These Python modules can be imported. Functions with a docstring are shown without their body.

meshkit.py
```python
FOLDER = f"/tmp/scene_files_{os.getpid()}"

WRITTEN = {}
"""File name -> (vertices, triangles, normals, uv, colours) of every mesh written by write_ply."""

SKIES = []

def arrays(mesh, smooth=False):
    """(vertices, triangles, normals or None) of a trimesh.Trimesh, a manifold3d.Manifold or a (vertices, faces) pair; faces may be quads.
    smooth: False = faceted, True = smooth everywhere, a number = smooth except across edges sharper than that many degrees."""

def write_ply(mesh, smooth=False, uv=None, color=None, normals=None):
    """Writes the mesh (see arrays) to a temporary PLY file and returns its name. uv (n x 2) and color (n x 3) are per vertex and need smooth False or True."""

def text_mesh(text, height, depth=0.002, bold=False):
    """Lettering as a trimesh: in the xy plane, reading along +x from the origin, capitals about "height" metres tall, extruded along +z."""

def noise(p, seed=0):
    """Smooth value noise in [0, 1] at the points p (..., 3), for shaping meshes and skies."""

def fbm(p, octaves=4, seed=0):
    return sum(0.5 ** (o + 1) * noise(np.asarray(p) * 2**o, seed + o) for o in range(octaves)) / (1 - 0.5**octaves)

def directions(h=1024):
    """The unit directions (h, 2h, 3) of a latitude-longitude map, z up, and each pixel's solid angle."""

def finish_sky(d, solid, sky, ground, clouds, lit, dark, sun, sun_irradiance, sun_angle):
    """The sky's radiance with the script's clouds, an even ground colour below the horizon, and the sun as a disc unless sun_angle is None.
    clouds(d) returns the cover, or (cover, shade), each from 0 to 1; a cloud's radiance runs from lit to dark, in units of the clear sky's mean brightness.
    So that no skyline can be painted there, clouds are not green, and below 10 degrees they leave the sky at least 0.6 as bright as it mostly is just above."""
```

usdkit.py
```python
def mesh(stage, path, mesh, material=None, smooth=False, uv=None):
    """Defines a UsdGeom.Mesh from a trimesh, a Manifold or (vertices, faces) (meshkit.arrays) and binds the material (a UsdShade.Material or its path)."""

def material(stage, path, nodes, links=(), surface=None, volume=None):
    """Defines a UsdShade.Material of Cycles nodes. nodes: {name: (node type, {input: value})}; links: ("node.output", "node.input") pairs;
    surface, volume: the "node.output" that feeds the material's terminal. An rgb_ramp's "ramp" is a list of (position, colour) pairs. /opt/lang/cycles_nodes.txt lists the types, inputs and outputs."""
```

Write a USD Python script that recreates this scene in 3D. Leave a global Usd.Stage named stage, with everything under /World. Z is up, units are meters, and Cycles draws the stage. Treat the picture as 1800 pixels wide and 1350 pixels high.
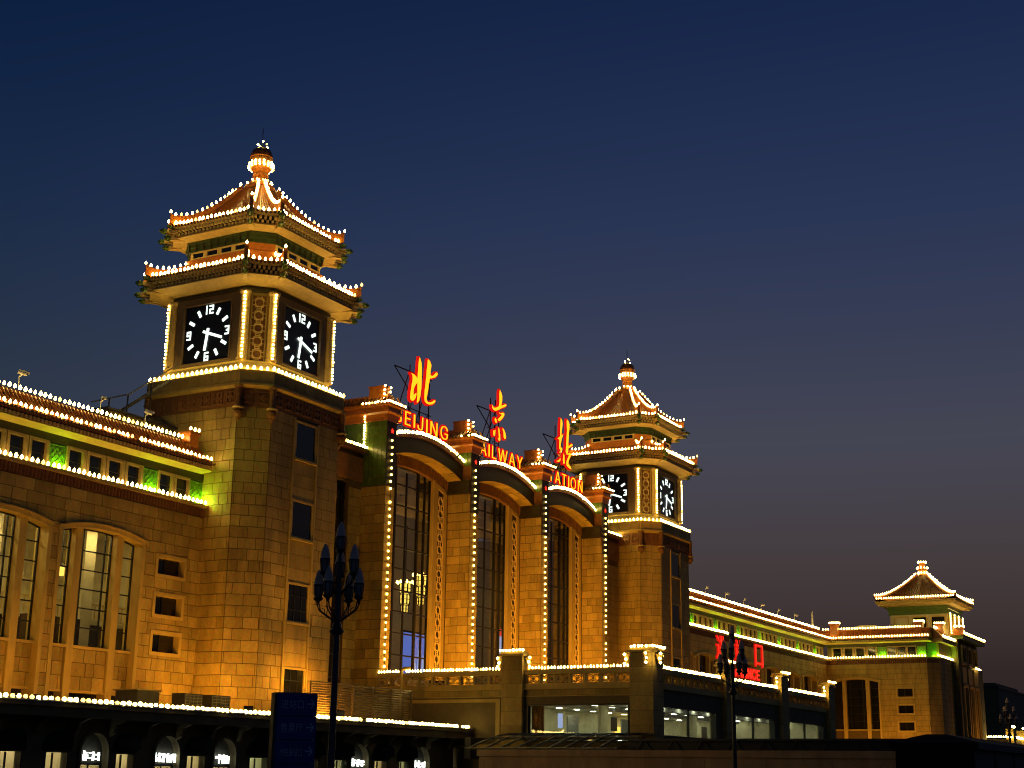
import math, random, glob
import numpy as np
import trimesh
import usdkit, meshkit
from pxr import Usd, UsdGeom, UsdLux, UsdShade, Sdf, Gf
from shapely.geometry import Polygon, box as sbox
from shapely.ops import unary_union
from shapely import affinity

stage = Usd.Stage.CreateInMemory()
UsdGeom.SetStageUpAxis(stage, 'Z')
UsdGeom.SetStageMetersPerUnit(stage, 1.0)
UsdGeom.Xform.Define(stage, '/World')
UsdGeom.Scope.Define(stage, '/World/Looks')
RNG = random.Random(7)

# ------------------------------------------------------------------ camera
PITCH, AZ, ROLL = math.radians(15.123), math.radians(29.18), math.radians(0.782)
hd = np.array([math.cos(AZ), math.sin(AZ), 0])
r0 = np.array([math.sin(AZ), -math.cos(AZ), 0])
zz = np.array([0, 0, 1.0])
fw = hd * math.cos(PITCH) + zz * math.sin(PITCH)
u0 = -hd * math.sin(PITCH) + zz * math.cos(PITCH)
rt = r0 * math.cos(ROLL) + u0 * math.sin(ROLL)
up = -r0 * math.sin(ROLL) + u0 * math.cos(ROLL)
cam = UsdGeom.Camera.Define(stage, '/World/camera')
cam.CreateHorizontalApertureAttr(36.0)
cam.CreateVerticalApertureAttr(27.0)
cam.CreateFocalLengthAttr(50.98)
cam.CreateClippingRangeAttr(Gf.Vec2f(0.1, 20000))
cam.AddTransformOp().Set(Gf.Matrix4d(*[float(x) for row in ((*rt, 0), (*up, 0), (*-fw, 0), (0, 0, 1.6, 1)) for x in row]))
cam.CreateExposureAttr(0.0)

# ------------------------------------------------------------------ sky (after sunset: no sun lamp)
SUN_EL, SUN_ROT = math.radians(-4.0), math.radians(250)
def mat(name, nodes, links=(), surface=None, volume=None):
    return usdkit.material(stage, '/World/Looks/' + name, nodes, links, surface, volume)
def lin(r, g, b):
    return tuple(((c / 255) / 12.92 if c / 255 < .04045 else ((c / 255 + .055) / 1.055) ** 2.4) for c in (r, g, b))
SKY = [(0.0, lin(20, 15, 17)), (0.02, lin(40, 30, 31)), (0.07, lin(50, 39, 38)), (0.10, lin(62, 50, 49)), (0.14, lin(69, 59, 59)), (0.18, lin(70, 65, 72)), (0.22, lin(69, 69, 81)),
       (0.29, lin(56, 61, 82)), (0.36, lin(43, 54, 83)), (0.43, lin(33, 46, 78)), (0.50, lin(24, 39, 72)), (0.60, lin(15, 29, 60)), (0.8, lin(10, 20, 46)), (1.0, lin(8, 16, 40))]
skym = mat('sky_look', {
    'tc': ('texture_coordinate', {}),
    'sep': ('separate_xyz', {}),
    'ramp': ('rgb_ramp', {'ramp': SKY}),
    'sky': ('sky_texture', {'sky_type': 'single_scattering', 'sun_disc': False, 'sun_elevation': SUN_EL, 'sun_rotation': SUN_ROT}),
    'dim': ('mix_color', {'blend_type': 'multiply', 'fac': 1.0, 'b': (0.02, 0.02, 0.02)}),
    'wr': ('map_range', {'range_type': 'smoothstep', 'from_min': .5, 'from_max': .92, 'to_min': 3.4, 'to_max': 9.8}), 'wg': ('map_range', {'range_type': 'smoothstep', 'from_min': .5, 'from_max': .92, 'to_min': 6.0, 'to_max': 10.2}),
    'wb': ('map_range', {'range_type': 'smoothstep', 'from_min': .5, 'from_max': .92, 'to_min': 7.0, 'to_max': 10.6}), 'wc': ('combine_color', {}),
    'glow': ('mix_color', {'blend_type': 'multiply', 'fac': 1.0, 'use_clamp_result': False}),
    'add': ('mix_color', {'blend_type': 'add', 'fac': 1.0}),
    'bg': ('background_shader', {'strength': 0.1}),
}, [('tc.generated', 'sep.vector'), ('sep.z', 'ramp.fac'), ('sky.color', 'dim.a'), ('ramp.color', 'glow.a'), ('sep.x', 'wr.value'), ('sep.x', 'wg.value'), ('sep.x', 'wb.value'), ('wr.result', 'wc.r'), ('wg.result', 'wc.g'), ('wb.result', 'wc.b'), ('wc.color', 'glow.b'),
    ('glow.result', 'add.a'), ('dim.result', 'add.b'), ('add.result', 'bg.color')], surface='bg.background')
dome = UsdLux.DomeLight.Define(stage, '/World/sky')
dome.CreateIntensityAttr(1.0)
UsdShade.MaterialBindingAPI.Apply(dome.GetPrim()).Bind(skym)
dome.GetPrim().SetCustomDataByKey('kind', 'structure')

# ------------------------------------------------------------------ materials
def surf(name, col, rough=.7, var=.25, scale=3.0, bump=.0, bscale=30.0, metal=0.0, spec=.5, rnd=0.0, streak=0.0, col2=None):
    """Procedural surface: colour broken by two noises, per-object tone, optional vertical streaks and bump."""
    c2 = col2 or tuple(c * (1 - var) for c in col)
    c1 = tuple(min(1, c * (1 + var * .5)) for c in col)
    n = {'g': ('geometry', {}), 'map': ('mapping', {'scale': (1, 1, .25 if streak else 1)}),
         'n': ('noise_texture', {'scale': scale, 'detail': 5.0, 'roughness': .65}),
         'n2': ('noise_texture', {'scale': scale * 9, 'detail': 3.0}),
         'mr': ('map_range', {'from_min': .3, 'from_max': .7, 'clamp': True}),
         'm': ('mix_color', {'a': c2, 'b': c1}),
         'm2': ('mix_color', {'blend_type': 'overlay', 'fac': min(1, var)}),
         'p': ('principled_bsdf', {'roughness': rough, 'metallic': metal, 'specular_ior_level': spec})}
    l = [('g.position', 'map.vector'), ('map.vector', 'n.vector'), ('g.position', 'n2.vector'), ('n.fac', 'mr.value'), ('mr.result', 'm.fac'), ('m.result', 'm2.a'), ('n2.color', 'm2.b')]
    last = 'm2.result'
    if rnd:
        n.update({'o': ('object_info', {}), 'or': ('map_range', {'to_min': 1 - rnd, 'to_max': 1 + rnd * .6}), 'cc': ('combine_color', {}), 'm3': ('mix_color', {'blend_type': 'multiply', 'fac': 1.0, 'use_clamp_result': False})})
        l += [('o.random', 'or.value'), ('or.result', 'cc.r'), ('or.result', 'cc.g'), ('or.result', 'cc.b'), (last, 'm3.a'), ('cc.color', 'm3.b')]
        last = 'm3.result'
    l += [(last, 'p.base_color')]
    if bump:
        n.update({'n3': ('noise_texture', {'scale': bscale, 'detail': 4.0}), 'b': ('bump', {'strength': bump, 'distance': .02})})
        l += [('g.position', 'n3.vector'), ('n3.fac', 'b.height'), ('b.normal', 'p.normal')]
    return mat(name, n, l, surface='p.BSDF')
def emit(name, col, s):
    return mat(name, {'e': ('emission', {'color': col, 'strength': s})}, surface='e.emission')
def pane(name, tint=(1, 1, 1), rough=.0):
    return mat(name, {'lw': ('layer_weight', {'blend': .5}), 'pw': ('math', {'math_type': 'power', 'value2': 4.0}), 'f': ('map_range', {'to_min': .035, 'to_max': .9}), 't': ('transparent_bsdf', {'color': tint}), 'g': ('glossy_bsdf', {'color': (1, 1, 1), 'roughness': rough}),
                      'm': ('mix_closure', {})}, [('lw.facing', 'pw.value1'), ('pw.value', 'f.value'), ('f.result', 'm.fac'), ('t.BSDF', 'm.closure1'), ('g.BSDF', 'm.closure2')], surface='m.closure')

STONE = [surf('stone_a', (.48, .34, .085), .62, .42, .8, .3, 60, rnd=.14, streak=1), surf('stone_b', (.43, .30, .072), .66, .42, .7, .3, 60, rnd=.14, streak=1), surf('stone_c', (.52, .37, .095), .6, .4, .9, .3, 60, rnd=.14, streak=1)]
M = dict(
    mortar=surf('mortar', (.14, .095, .035), .9, .3, 4),
    trim=surf('trim_stone', (.58, .42, .11), .6, .2, 2.4, .2, 50, rnd=.06, streak=1),
    orange=surf('orange_glazed_tile', (.48, .15, .018), .3, .35, 5, .15, 25, rnd=.15),
    orange_dark=surf('brown_glazed_tile', (.20, .08, .018), .35, .4, 5, .2, 25, rnd=.15),
    deepgreen=surf('deep_green_glaze', (.05, .08, .02), .3, .4, 4, .12, 18, rnd=.2),
    nichewall=surf('niche_wall', (.07, .06, .045), .8, .3, 4),
    panelgreen=surf('green_panel_glaze', (.14, .29, .025), .3, .35, 6, .15, 18, rnd=.1),
    green=surf('green_glazed_tile', (.085, .15, .025), .22, .4, 4, .12, 18, rnd=.2),
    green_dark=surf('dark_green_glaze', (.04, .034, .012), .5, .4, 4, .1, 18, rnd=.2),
    terra=surf('terracotta', (.24, .11, .03), .6, .4, 6, .5, 30, rnd=.1),
    rafter=surf('pale_gold_rafter', (.90, .68, .26), .6, .2, 4, .2, 40),
    atticframe=surf('attic_frame_stone', (.34, .23, .10), .6, .3, 3, .2, 40),
    gold=surf('ochre_stone', (.58, .41, .14), .6, .25, 4, .3, 40),
    dark=surf('dark_metal', (.018, .017, .016), .45, .3, 6, metal=.0),
    frame=surf('black_window_frame', (.012, .012, .012), .4, .2, 6),
    steel=surf('painted_steel', (.05, .05, .055), .4, .3, 5, metal=.3),
    black=surf('clock_black', (.006, .006, .007), .35, .2, 6),
    bronze=surf('bronze_frame', (.16, .11, .055), .45, .3, 5),
    plaster=surf('cream_plaster', (.62, .55, .36), .8, .15, 2),
    grey=surf('grey_paint', (.32, .31, .29), .7, .2, 3),
    greyroof=surf('zinc_roof', (.20, .21, .23), .45, .25, 2, metal=.4),
    wood=surf('dark_wood', (.05, .03, .018), .5, .4, 4),
    board=surf('site_board', (.5, .31, .15), .6, .3, 1.2, rnd=.06, streak=1),
    fabric=surf('dark_awning_fabric', (.010, .009, .009), .85, .3, 6),
    asphalt=surf('paving_asphalt', (.06, .058, .055), .85, .3, 1.5, .3, 40),
    render=surf('painted_render', (.18, .135, .06), .8, .25, 1.5, .2, 40),
    blue=surf('blue_sign_paint', (.009, .02, .17), .35, .2, 4),
    signtext=surf('pale_sign_text', (.32, .33, .46), .5, .15, 8),
    white=surf('white_paint', (.7, .7, .68), .5, .15, 5),
    milk=surf('milk_glass', (.74, .52, .40), .65, .15, 6),
    lampglass=surf('lamp_glass', (.22, .18, .17), .08, .3, 4, spec=.8),
    foliage=surf('dark_foliage', (.03, .045, .02), .8, .5, 3),
    floor=surf('hall_floor', (.22, .20, .16), .3, .2, 2),
    pane=pane('window_pane', (.93, .94, .92)),
    pane_dark=surf('dark_pane', (.008, .009, .01), .06, .2, 3, spec=.6),
    glassroof=pane('canopy_glass', (.35, .38, .36)),
    bulb=emit('bulb_warm_white', (1.0, .68, .17), 18.0),
    bulb_tower=emit('bulb_tower_white', (1.0, .68, .17), 27.0),
    bulb_dim=emit('bulb_dim_amber', (1.0, .58, .12), 5.0),
    bulb_y=emit('bulb_yellow', (1.0, .62, .11), 12.0),
    clocklit=emit('clock_numerals_lit', (.86, 1.0, .92), 1.5),
    neon_y=emit('neon_yellow', (1.0, .50, .012), 1.5),
    neon_r=emit('neon_red', (1.0, .012, .006), .75),
    neon_red=emit('neon_tube_red', (1.0, .035, .015), 1.5),
    neon_core=emit('neon_tube_core', (1.0, .35, .25), 2.2),
    flood=emit('flood_lamp_glass', (1.0, .42, .035), 430.0),
    greenlamp=emit('green_lamp', (.36, 1.0, .015), 300.0),
    warmlamp=emit('warm_room_lamp', (1.0, .76, .27), 42.0),
    coolamp=emit('cool_room_lamp', (.9, 1.0, .66), 26.0),
    shoplamp=emit('shop_sign_white', (.9, 1.0, .9), 3.0),
    shopwarm=emit('shop_ceiling_lamp', (1.0, .85, .5), 26.0),
    screen=emit('lit_screen_blue', (.16, .24, .80), 0.75),
    screen2=emit('lit_screen_pale', (.45, .55, .9), 0.8),
    redscreen=emit('lit_screen_red', (.9, .06, .04), 0.8),
    chandelier=emit('chandelier_glow', (1.0, .66, .10), 1.7),
)

# ------------------------------------------------------------------ helpers
class MB:
    def __init__(s): s.V, s.F, s.n = [], [], 0
    def add(s, v, f):
        v = np.asarray(v, float); f = np.asarray(f, int)
        if f.shape[1] == 4: f = np.vstack([f[:, [0, 1, 2]], f[:, [0, 2, 3]]])
        s.V.append(v); s.F.append(f + s.n); s.n += len(v); return s
    def box(s, x0, x1, y0, y1, z0, z1):
        v = [(x, y, z) for z in (z0, z1) for x, y in ((x0, y0), (x1, y0), (x1, y1), (x0, y1))]
        return s.add(v, BOXF)
    def fbox(s, fr, s0, s1, z0, z1, t0, t1):
        v = [fr(a, b, t) for t in (t0, t1) for a, b in ((s0, z0), (s1, z0), (s1, z1), (s0, z1))]
        return s.add(v, BOXF)
    def poly(s, fr, p, t0, t1):
        for g in getattr(p, 'geoms', [p]):
            if g.geom_type != 'Polygon' or g.area < 1e-4: continue
            m = trimesh.creation.extrude_polygon(g, t1 - t0, engine='earcut')
            w = np.array(m.vertices)
            s.add(fr.arr(w[:, 0], w[:, 1], t0 + w[:, 2]), m.faces)
        return s
    def tube(s, pts, r, k=6, caps=True):
        p = np.asarray(pts, float); n = len(p)
        rr = np.broadcast_to(np.asarray(r, float), (n,))
        t = np.gradient(p, axis=0); t /= np.maximum(np.linalg.norm(t, axis=1, keepdims=True), 1e-9)
        a = np.array([0, 0, 1.0]) if abs(t[:, 2]).mean() < .9 else np.array([1.0, 0, 0])
        b1 = np.cross(t, a); b1 /= np.maximum(np.linalg.norm(b1, axis=1, keepdims=True), 1e-9); b2 = np.cross(t, b1)
        an = np.arange(k) * 2 * math.pi / k + math.pi / k
        v = (p[:, None] + rr[:, None, None] * (np.cos(an)[None, :, None] * b1[:, None] + np.sin(an)[None, :, None] * b2[:, None])).reshape(-1, 3)
        f = [(i * k + j, i * k + (j + 1) % k, (i + 1) * k + (j + 1) % k, (i + 1) * k + j) for i in range(n - 1) for j in range(k)]
        s.add(v, [x[::-1] for x in f])
        if caps:
            for i, rev in ((0, 1), (n - 1, 0)):
                c = [(i * k + j) for j in range(k)]
                tri = [(c[0], c[j], c[j + 1]) for j in range(1, k - 1)]
                s.F.append(np.array([x[::-1] if not rev else x for x in tri]) + s.n - len(v))
        return s
    def lathe(s, prof, c=(0, 0, 0), k=16):
        an = np.arange(k) * 2 * math.pi / k
        v = np.array([(c[0] + r * math.cos(a), c[1] + r * math.sin(a), c[2] + z) for r, z in prof for a in an])
        f = [(i * k + j, i * k + (j + 1) % k, (i + 1) * k + (j + 1) % k, (i + 1) * k + j) for i in range(len(prof) - 1) for j in range(k)]
        return s.add(v, f)
    def loft(s, rings, caps=True):
        n = len(rings[0]); v = np.vstack([np.asarray(r, float) for r in rings])
        f = [(i * n + j, i * n + (j + 1) % n, (i + 1) * n + (j + 1) % n, (i + 1) * n + j) for i in range(len(rings) - 1) for j in range(n)]
        s.add(v, f)
        if caps:
            b = s.n - len(v)
            s.F.append(np.array([(0, j + 1, j) for j in range(1, n - 1)]) + b)
            e = (len(rings) - 1) * n
            s.F.append(np.array([(e, e + j, e + j + 1) for j in range(1, n - 1)]) + b)
        return s
    def mesh(s): return np.vstack(s.V), np.vstack(s.F)
BOXF = [(0, 3, 2, 1), (4, 5, 6, 7), (0, 1, 5, 4), (1, 2, 6, 5), (2, 3, 7, 6), (3, 0, 4, 7)]
class Fr:
    """A wall's own frame: s to the right along the wall as one faces it, z up, t out of the wall."""
    def __init__(s, P, n):
        n = np.array(n, float); n /= np.linalg.norm(n)
        s.P, s.n, s.d = np.array([*P, 0.0]), np.array([*n, 0.0]), np.array([-n[1], n[0], 0.0])
    def __call__(s, a, z, t): return s.P + s.d * a + s.n * t + np.array([0, 0, z])
    def arr(s, a, z, t): return s.P + np.outer(a, s.d) + np.outer(t, s.n) + np.outer(z, [0, 0, 1.0])
USED = {}
def numbered(path):
    k = USED.get(path, 0); USED[path] = k + 1
    return path if k == 0 else f'{path}_{k:03d}'
def pathof(p): return str(p.GetPath()) if p is not None else '/World'
def tag(p, label=None, cat=None, group=None, kind=None):
    p = p.GetPrim() if hasattr(p, 'GetPrim') else p
    for k, v in (('label', label), ('category', cat), ('group', group), ('kind', kind)):
        if v: p.SetCustomDataByKey(k, v)
    return p
def obj(name, m, material, parent=None, smooth=False, label=None, cat=None, group=None, kind=None):
    v = m.mesh() if isinstance(m, MB) else m
    p = usdkit.mesh(stage, numbered(pathof(parent) + '/' + name), v, material if not isinstance(material, str) else M[material], smooth=smooth).GetPrim()
    return tag(p, label, cat, group, kind)
def thing(name, label, cat, loc=None, group=None, rz=0):
    x = UsdGeom.Xform.Define(stage, numbered('/World/' + name))
    if loc is not None:
        x.AddTranslateOp().Set(Gf.Vec3d(*map(float, loc)))
        if rz: x.AddRotateZOp().Set(float(rz))
    return tag(x.GetPrim(), label, cat, group)
def dup(root, loc, label, group=None, rz=0):
    was = root.GetCustomData()
    t = thing(str(root.GetName()).rstrip('_0123456789'), label, was['category'], loc, group or was.get('group'), rz)
    t.GetReferences().AddInternalReference(root.GetPath()); t.SetInstanceable(True)
    return t
def fb(fr, *a): return MB().fbox(fr, *a)
def stonem(): return RNG.choice(STONE)
def courses(fr, area, z0, z1, rh, bw, parent, s0, s1, most=300, t0=0.0, th=.035, name='stone_block', singly=True):
    """Ashlar: every block its own piece, courses broken by half a block, joints left open to the mortar wall behind."""
    rest, k, g = MB(), 0, .018
    rows = max(1, round((z1 - z0) / rh)); rh = (z1 - z0) / rows
    got = []
    for i in range(rows):
        x = s0 - (bw * .5 if i % 2 else 0) - .02
        while x < s1:
            w = bw * RNG.choice((.86, 1, 1, 1.14, .62, 1.05))
            r = sbox(max(x, s0) + g, z0 + i * rh + g, min(x + w, s1) - g, z0 + (i + 1) * rh - g)
            x += w
            if r.bounds[2] - r.bounds[0] < .05: continue
            q = r if area.contains(r) else r.intersection(area)
            for part in getattr(q, 'geoms', [q]):
                if part.geom_type == 'Polygon' and part.area > .01: got.append(part)
    for q in got:
        b = q.bounds; t1 = t0 + th * RNG.uniform(.85, 1.2)
        mb = MB() if (singly and k < most) else rest
        if abs(q.area - (b[2] - b[0]) * (b[3] - b[1])) < 1e-4: mb.fbox(fr, b[0], b[2], b[1], b[3], t0, t1)
        else: mb.poly(fr, q, t0, t1)
        if mb is not rest: obj(name, mb, stonem(), parent); k += 1
    if rest.V: obj('stonework', rest, STONE[0], parent, kind='stuff')
def arch(cx, w, z0, zs, rise, n=14):
    """Opening with a segmental head: half width w/2, spring zs, crown zs + rise."""
    a = [(cx - w / 2, z0), (cx + w / 2, z0)]
    R = (w * w / 4 + rise * rise) / (2 * rise); th = math.asin(w / 2 / R)
    a += [(cx + R * math.sin(q), zs + rise - R + R * math.cos(q)) for q in np.linspace(th, -th, n)]
    return Polygon(a)
def archz(x, cx, w, zs, rise):
    R = (w * w / 4 + rise * rise) / (2 * rise)
    return zs + rise - R + math.sqrt(max(R * R - (x - cx) ** 2, 0))
_p = [(0.0, -.02), (.075, .03), (.092, .095), (.062, .175), (0.0, .25)]
_b = MB().lathe(_p, k=6).mesh(); BULB_FLAME = (_b[0], _b[1])
_b = MB().lathe([(.0, -.085), (.06, -.06), (.085, 0), (.06, .06), (0.0, .085)], k=6).mesh(); BULB_ROUND = (_b[0], _b[1])
def line(p, q, gap, skip=0):
    p, q = np.array(p, float), np.array(q, float); n = max(1, int(round(np.linalg.norm(q - p) / gap)))
    return [p + (q - p) * i / n for i in range(skip, n + 1)]
def string(parent, pts, material='bulb', singly=True, shape=BULB_FLAME, lift=0.0, size=1.0, label=None, cable=True):
    pts = [np.array(p, float) + (0, 0, lift) for p in pts]
    if len(pts) < 2: pts = pts + [pts[0] + .05]
    if singly:
        c = MB().tube([p - (0, 0, .03) for p in pts], .018, 4)
        st = obj('light_string', c, 'dark', parent, label=label)
        for p in pts:
            q = RNG.random()
            if q < .012: continue
            j = 1 + RNG.uniform(-.1, .1)
            obj('bulb', (shape[0] * size * j + p + np.array([RNG.uniform(-.02, .02), RNG.uniform(-.02, .02), RNG.uniform(-.015, .015)]), shape[1]), 'bulb_dim' if q < .09 else material, st)
        return st
    mb = MB()
    for p in pts: mb.add(shape[0] * size * (1 + RNG.uniform(-.1, .1)) + p + np.array([0, 0, RNG.uniform(-.015, .015)]), shape[1])
    return obj('light_string', mb, material, parent, kind='stuff', label=label)
FONT = {}
def glyphs(text, height, cjk=True, bold=0, gap=0):
    """Each character as a shapely outline, laid side by side; capitals 'height' tall."""
    from PIL import Image, ImageDraw, ImageFont
    fn = 'Noto Sans CJK Regular.woff2' if cjk else 'Inter.woff2'
    f = FONT.setdefault(fn, ImageFont.truetype(glob.glob('/opt/blender-*/*/datafiles/fonts/' + fn)[0], 96))
    out, x = [], 0
    for ch in text:
        b = f.getbbox(ch, anchor='ls', stroke_width=bold); adv = f.getlength(ch)
        if ch == 'I' and not cjk:
            s = height / 70.0; out.append(sbox((x + 4) * s, 0, (x + 15 + 2 * bold) * s, height)); adv = 19
        elif ch.strip():
            im = Image.new('L', (b[2] - b[0] + 8, b[3] - b[1] + 8))
            ImageDraw.Draw(im).text((4 - b[0], 4 - b[1]), ch, 255, f, anchor='ls', stroke_width=bold)
            on = np.pad(np.asarray(im) > 127, ((0, 0), (1, 1))).astype(np.int8)
            r, st = np.nonzero(np.diff(on, axis=1) == 1); en = np.nonzero(np.diff(on, axis=1) == -1)[1]
            g = unary_union([sbox(a, -q - 1, e, -q) for a, e, q in zip(st, en, r)]).buffer(.6).buffer(-.6).simplify(.8)
            s = height / (80.0 if cjk else 70.0)
            out.append(affinity.affine_transform(g, [s, 0, 0, s, (x + b[0] - 4) * s, (4 - b[1]) * s]))
        x += adv + 2 * bold + gap
    return out

# ------------------------------------------------------------------ ground
obj('plaza', (np.array([(-150, -200, 0), (700, -200, 0), (700, 400, 0), (-150, 400, 0)], float), np.array([(0, 1, 2), (0, 2, 3)])), 'asphalt', kind='structure', label='paved station forecourt running to the horizon')

# ------------------------------------------------------------------ station wings
def wing(t, fr, S0, S1, arches, greens, smalls, sill=7.66, spring=13.32, rise=.42, singly=True, rooms=True, blocks_from=4.3, most=300, lit=(), end_box=True, arch_w=5.86, eave_s=(0, 0)):
    """A two-storey wing: ashlar with tall arched windows below, a glazed-tile attic with green panels above, bulbs along every edge."""
    op = {c: arch(c, arch_w, sill - 3.1, spring, rise) for c in arches}
    holes = list(op.values()) + [sbox(a, b, a1, b1) for a, b, a1, b1 in [(s[0], s[1], s[2], s[3]) for s in smalls]]
    full = sbox(S0, 0, S1, 15.5)
    hole = unary_union(holes) if holes else None
    wallp = full.difference(hole) if holes else full
    obj('wall', MB().poly(fr, wallp, -.45, 0), 'mortar', t)
    keep = unary_union([o.buffer(.17, join_style=2) for o in holes]) if holes else None
    area = full.difference(keep) if holes else full
    courses(fr, area, blocks_from, 15.48, .62, 1.1, t, S0, S1, most=most, singly=singly)
    for c in arches:
        o = op[c]
        sur = o.buffer(.16, join_style=2).difference(o.buffer(-.07, join_style=2)).difference(sbox(c - 9, 0, c + 9, sill - 3.2))
        w = obj('arched_window', MB().poly(fr, sur, -.05, .07), 'trim', t)
        obj('reveal', MB().poly(fr, o.difference(o.buffer(-.07, join_style=2)), -.85, -.05), 'trim', w)
        hood = arch(c, arch_w + .5, spring - .05, spring + .16, rise + .03).difference(arch(c, arch_w + .3, spring - .3, spring + .1, rise + .02))
        obj('hood_mould', MB().poly(fr, hood, .0, .16), 'trim', w)
        for k in (-1.47, 1.47):
            obj('stone_mullion', MB().poly(fr, sbox(c + k - .235, sill - 3.1, c + k + .235, 15).intersection(o.buffer(-.071)), -.8, -.2), 'trim', w)
        bays = [(-2.86, -1.71), (-1.23, 1.23), (1.71, 2.86)]
        fm = MB()
        for a, b in bays:
            fm.poly(fr, sbox(c + a, sill, c + b, 15).intersection(o.buffer(-.075)).difference(sbox(c + a + .06, sill + .06, c + b - .06, 15).intersection(o.buffer(-.14))), -.66, -.56)
            gl = sbox(c + a + .06, sill + .06, c + b - .06, 15).intersection(o.buffer(-.14))
            obj('pane', MB().poly(fr, gl, -.62, -.605), 'pane' if c in lit else 'pane_dark', w)
            obj('sill', fb(fr, c + a, c + b, sill - .14, sill, -.75, -.18), 'trim', w)
            z = sill + .95
            while z < spring - .1:
                fm.fbox(fr, c + a + .06, c + b - .06, z - .03, z + .03, -.655, -.575); z += .98
            sub = sbox(c + a, sill - 3.1, c + b, sill - .15)
            obj('infill_panel', fb(fr, c + a, c + b, sill - 2.2, sill - .14, -.8, -.37), 'mortar', w)
            if singly: courses(fr, sbox(c + a, sill - 2.2, c + b, sill - .15), sill - 2.2, sill - .15, .66, .95, w, c + a, c + b, t0=-.37, th=.03)
            obj('basement_pane', fb(fr, c + a + .1, c + b - .1, sill - 3.05, sill - 2.28, -.72, -.68), 'pane_dark', w)
            obj('basement_lintel', fb(fr, c + a, c + b, sill - 2.32, sill - 2.19, -.8, -.3), 'trim', w)
        for v in (-.78, .78): fm.fbox(fr, c + v - .03, c + v + .03, sill + .06, archz(c + v, c, arch_w, spring, rise) - .1, -.656, -.574)
        obj('window_bars', fm, 'frame', w)
    for a, z0, b, z1 in smalls:
        o = sbox(a, z0, b, z1)
        w = obj('small_window', MB().poly(fr, o.buffer(.16, join_style=2).difference(o.buffer(-.04, join_style=2)), -.04, .08), 'trim', t)
        obj('reveal', MB().poly(fr, o.difference(o.buffer(-.04, join_style=2)), -.45, -.04), 'trim', w)
        obj('pane', fb(fr, a + .04, b - .04, z0 + .04, z1 - .04, -.36, -.34), 'pane_dark', w)
        obj('window_bar', fb(fr, a + (b - a) * .42, a + (b - a) * .42 + .06, z0 + .04, z1 - .04, -.34, -.29), 'frame', w)
    # frieze of fluted tiles, ledge
    fl = MB(); x = S0 + .12
    while x < S1 - .05:
        pts = [(x + .115 * math.cos(q), .09 * math.sin(q)) for q in np.linspace(math.pi, 0, 5)]
        for i in range(4):
            v = [fr(pts[i][0], 15.52, pts[i][1]), fr(pts[i + 1][0], 15.52, pts[i + 1][1]), fr(pts[i + 1][0], 16.0, pts[i + 1][1] + .03), fr(pts[i][0], 16.0, pts[i][1] + .03)]
            fl.add(v, [(0, 1, 2, 3)])
        for i in range(1, 4): fl.add([fr(x, 15.52, 0), fr(pts[i + 1][0], 15.52, pts[i + 1][1]), fr(pts[i][0], 15.52, pts[i][1])], [(0, 1, 2)])
        x += .24
    obj('fluted_frieze', fl, 'orange_dark', t, kind='stuff')
    obj('frieze_backing', fb(fr, S0, S1, 15.5, 16.02, -.45, .002), 'orange_dark', t)
    obj('ledge', fb(fr, S0, S1, 16.02, 16.18, -.6, .24), 'trim', t)
    # attic
    A = -.3
    pitch = 1.455
    wins, x = [], None
    edges = sorted(greens)
    spans = []
    lo = [S0 - 9] + edges; hi = edges + [S1 + 9]
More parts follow.
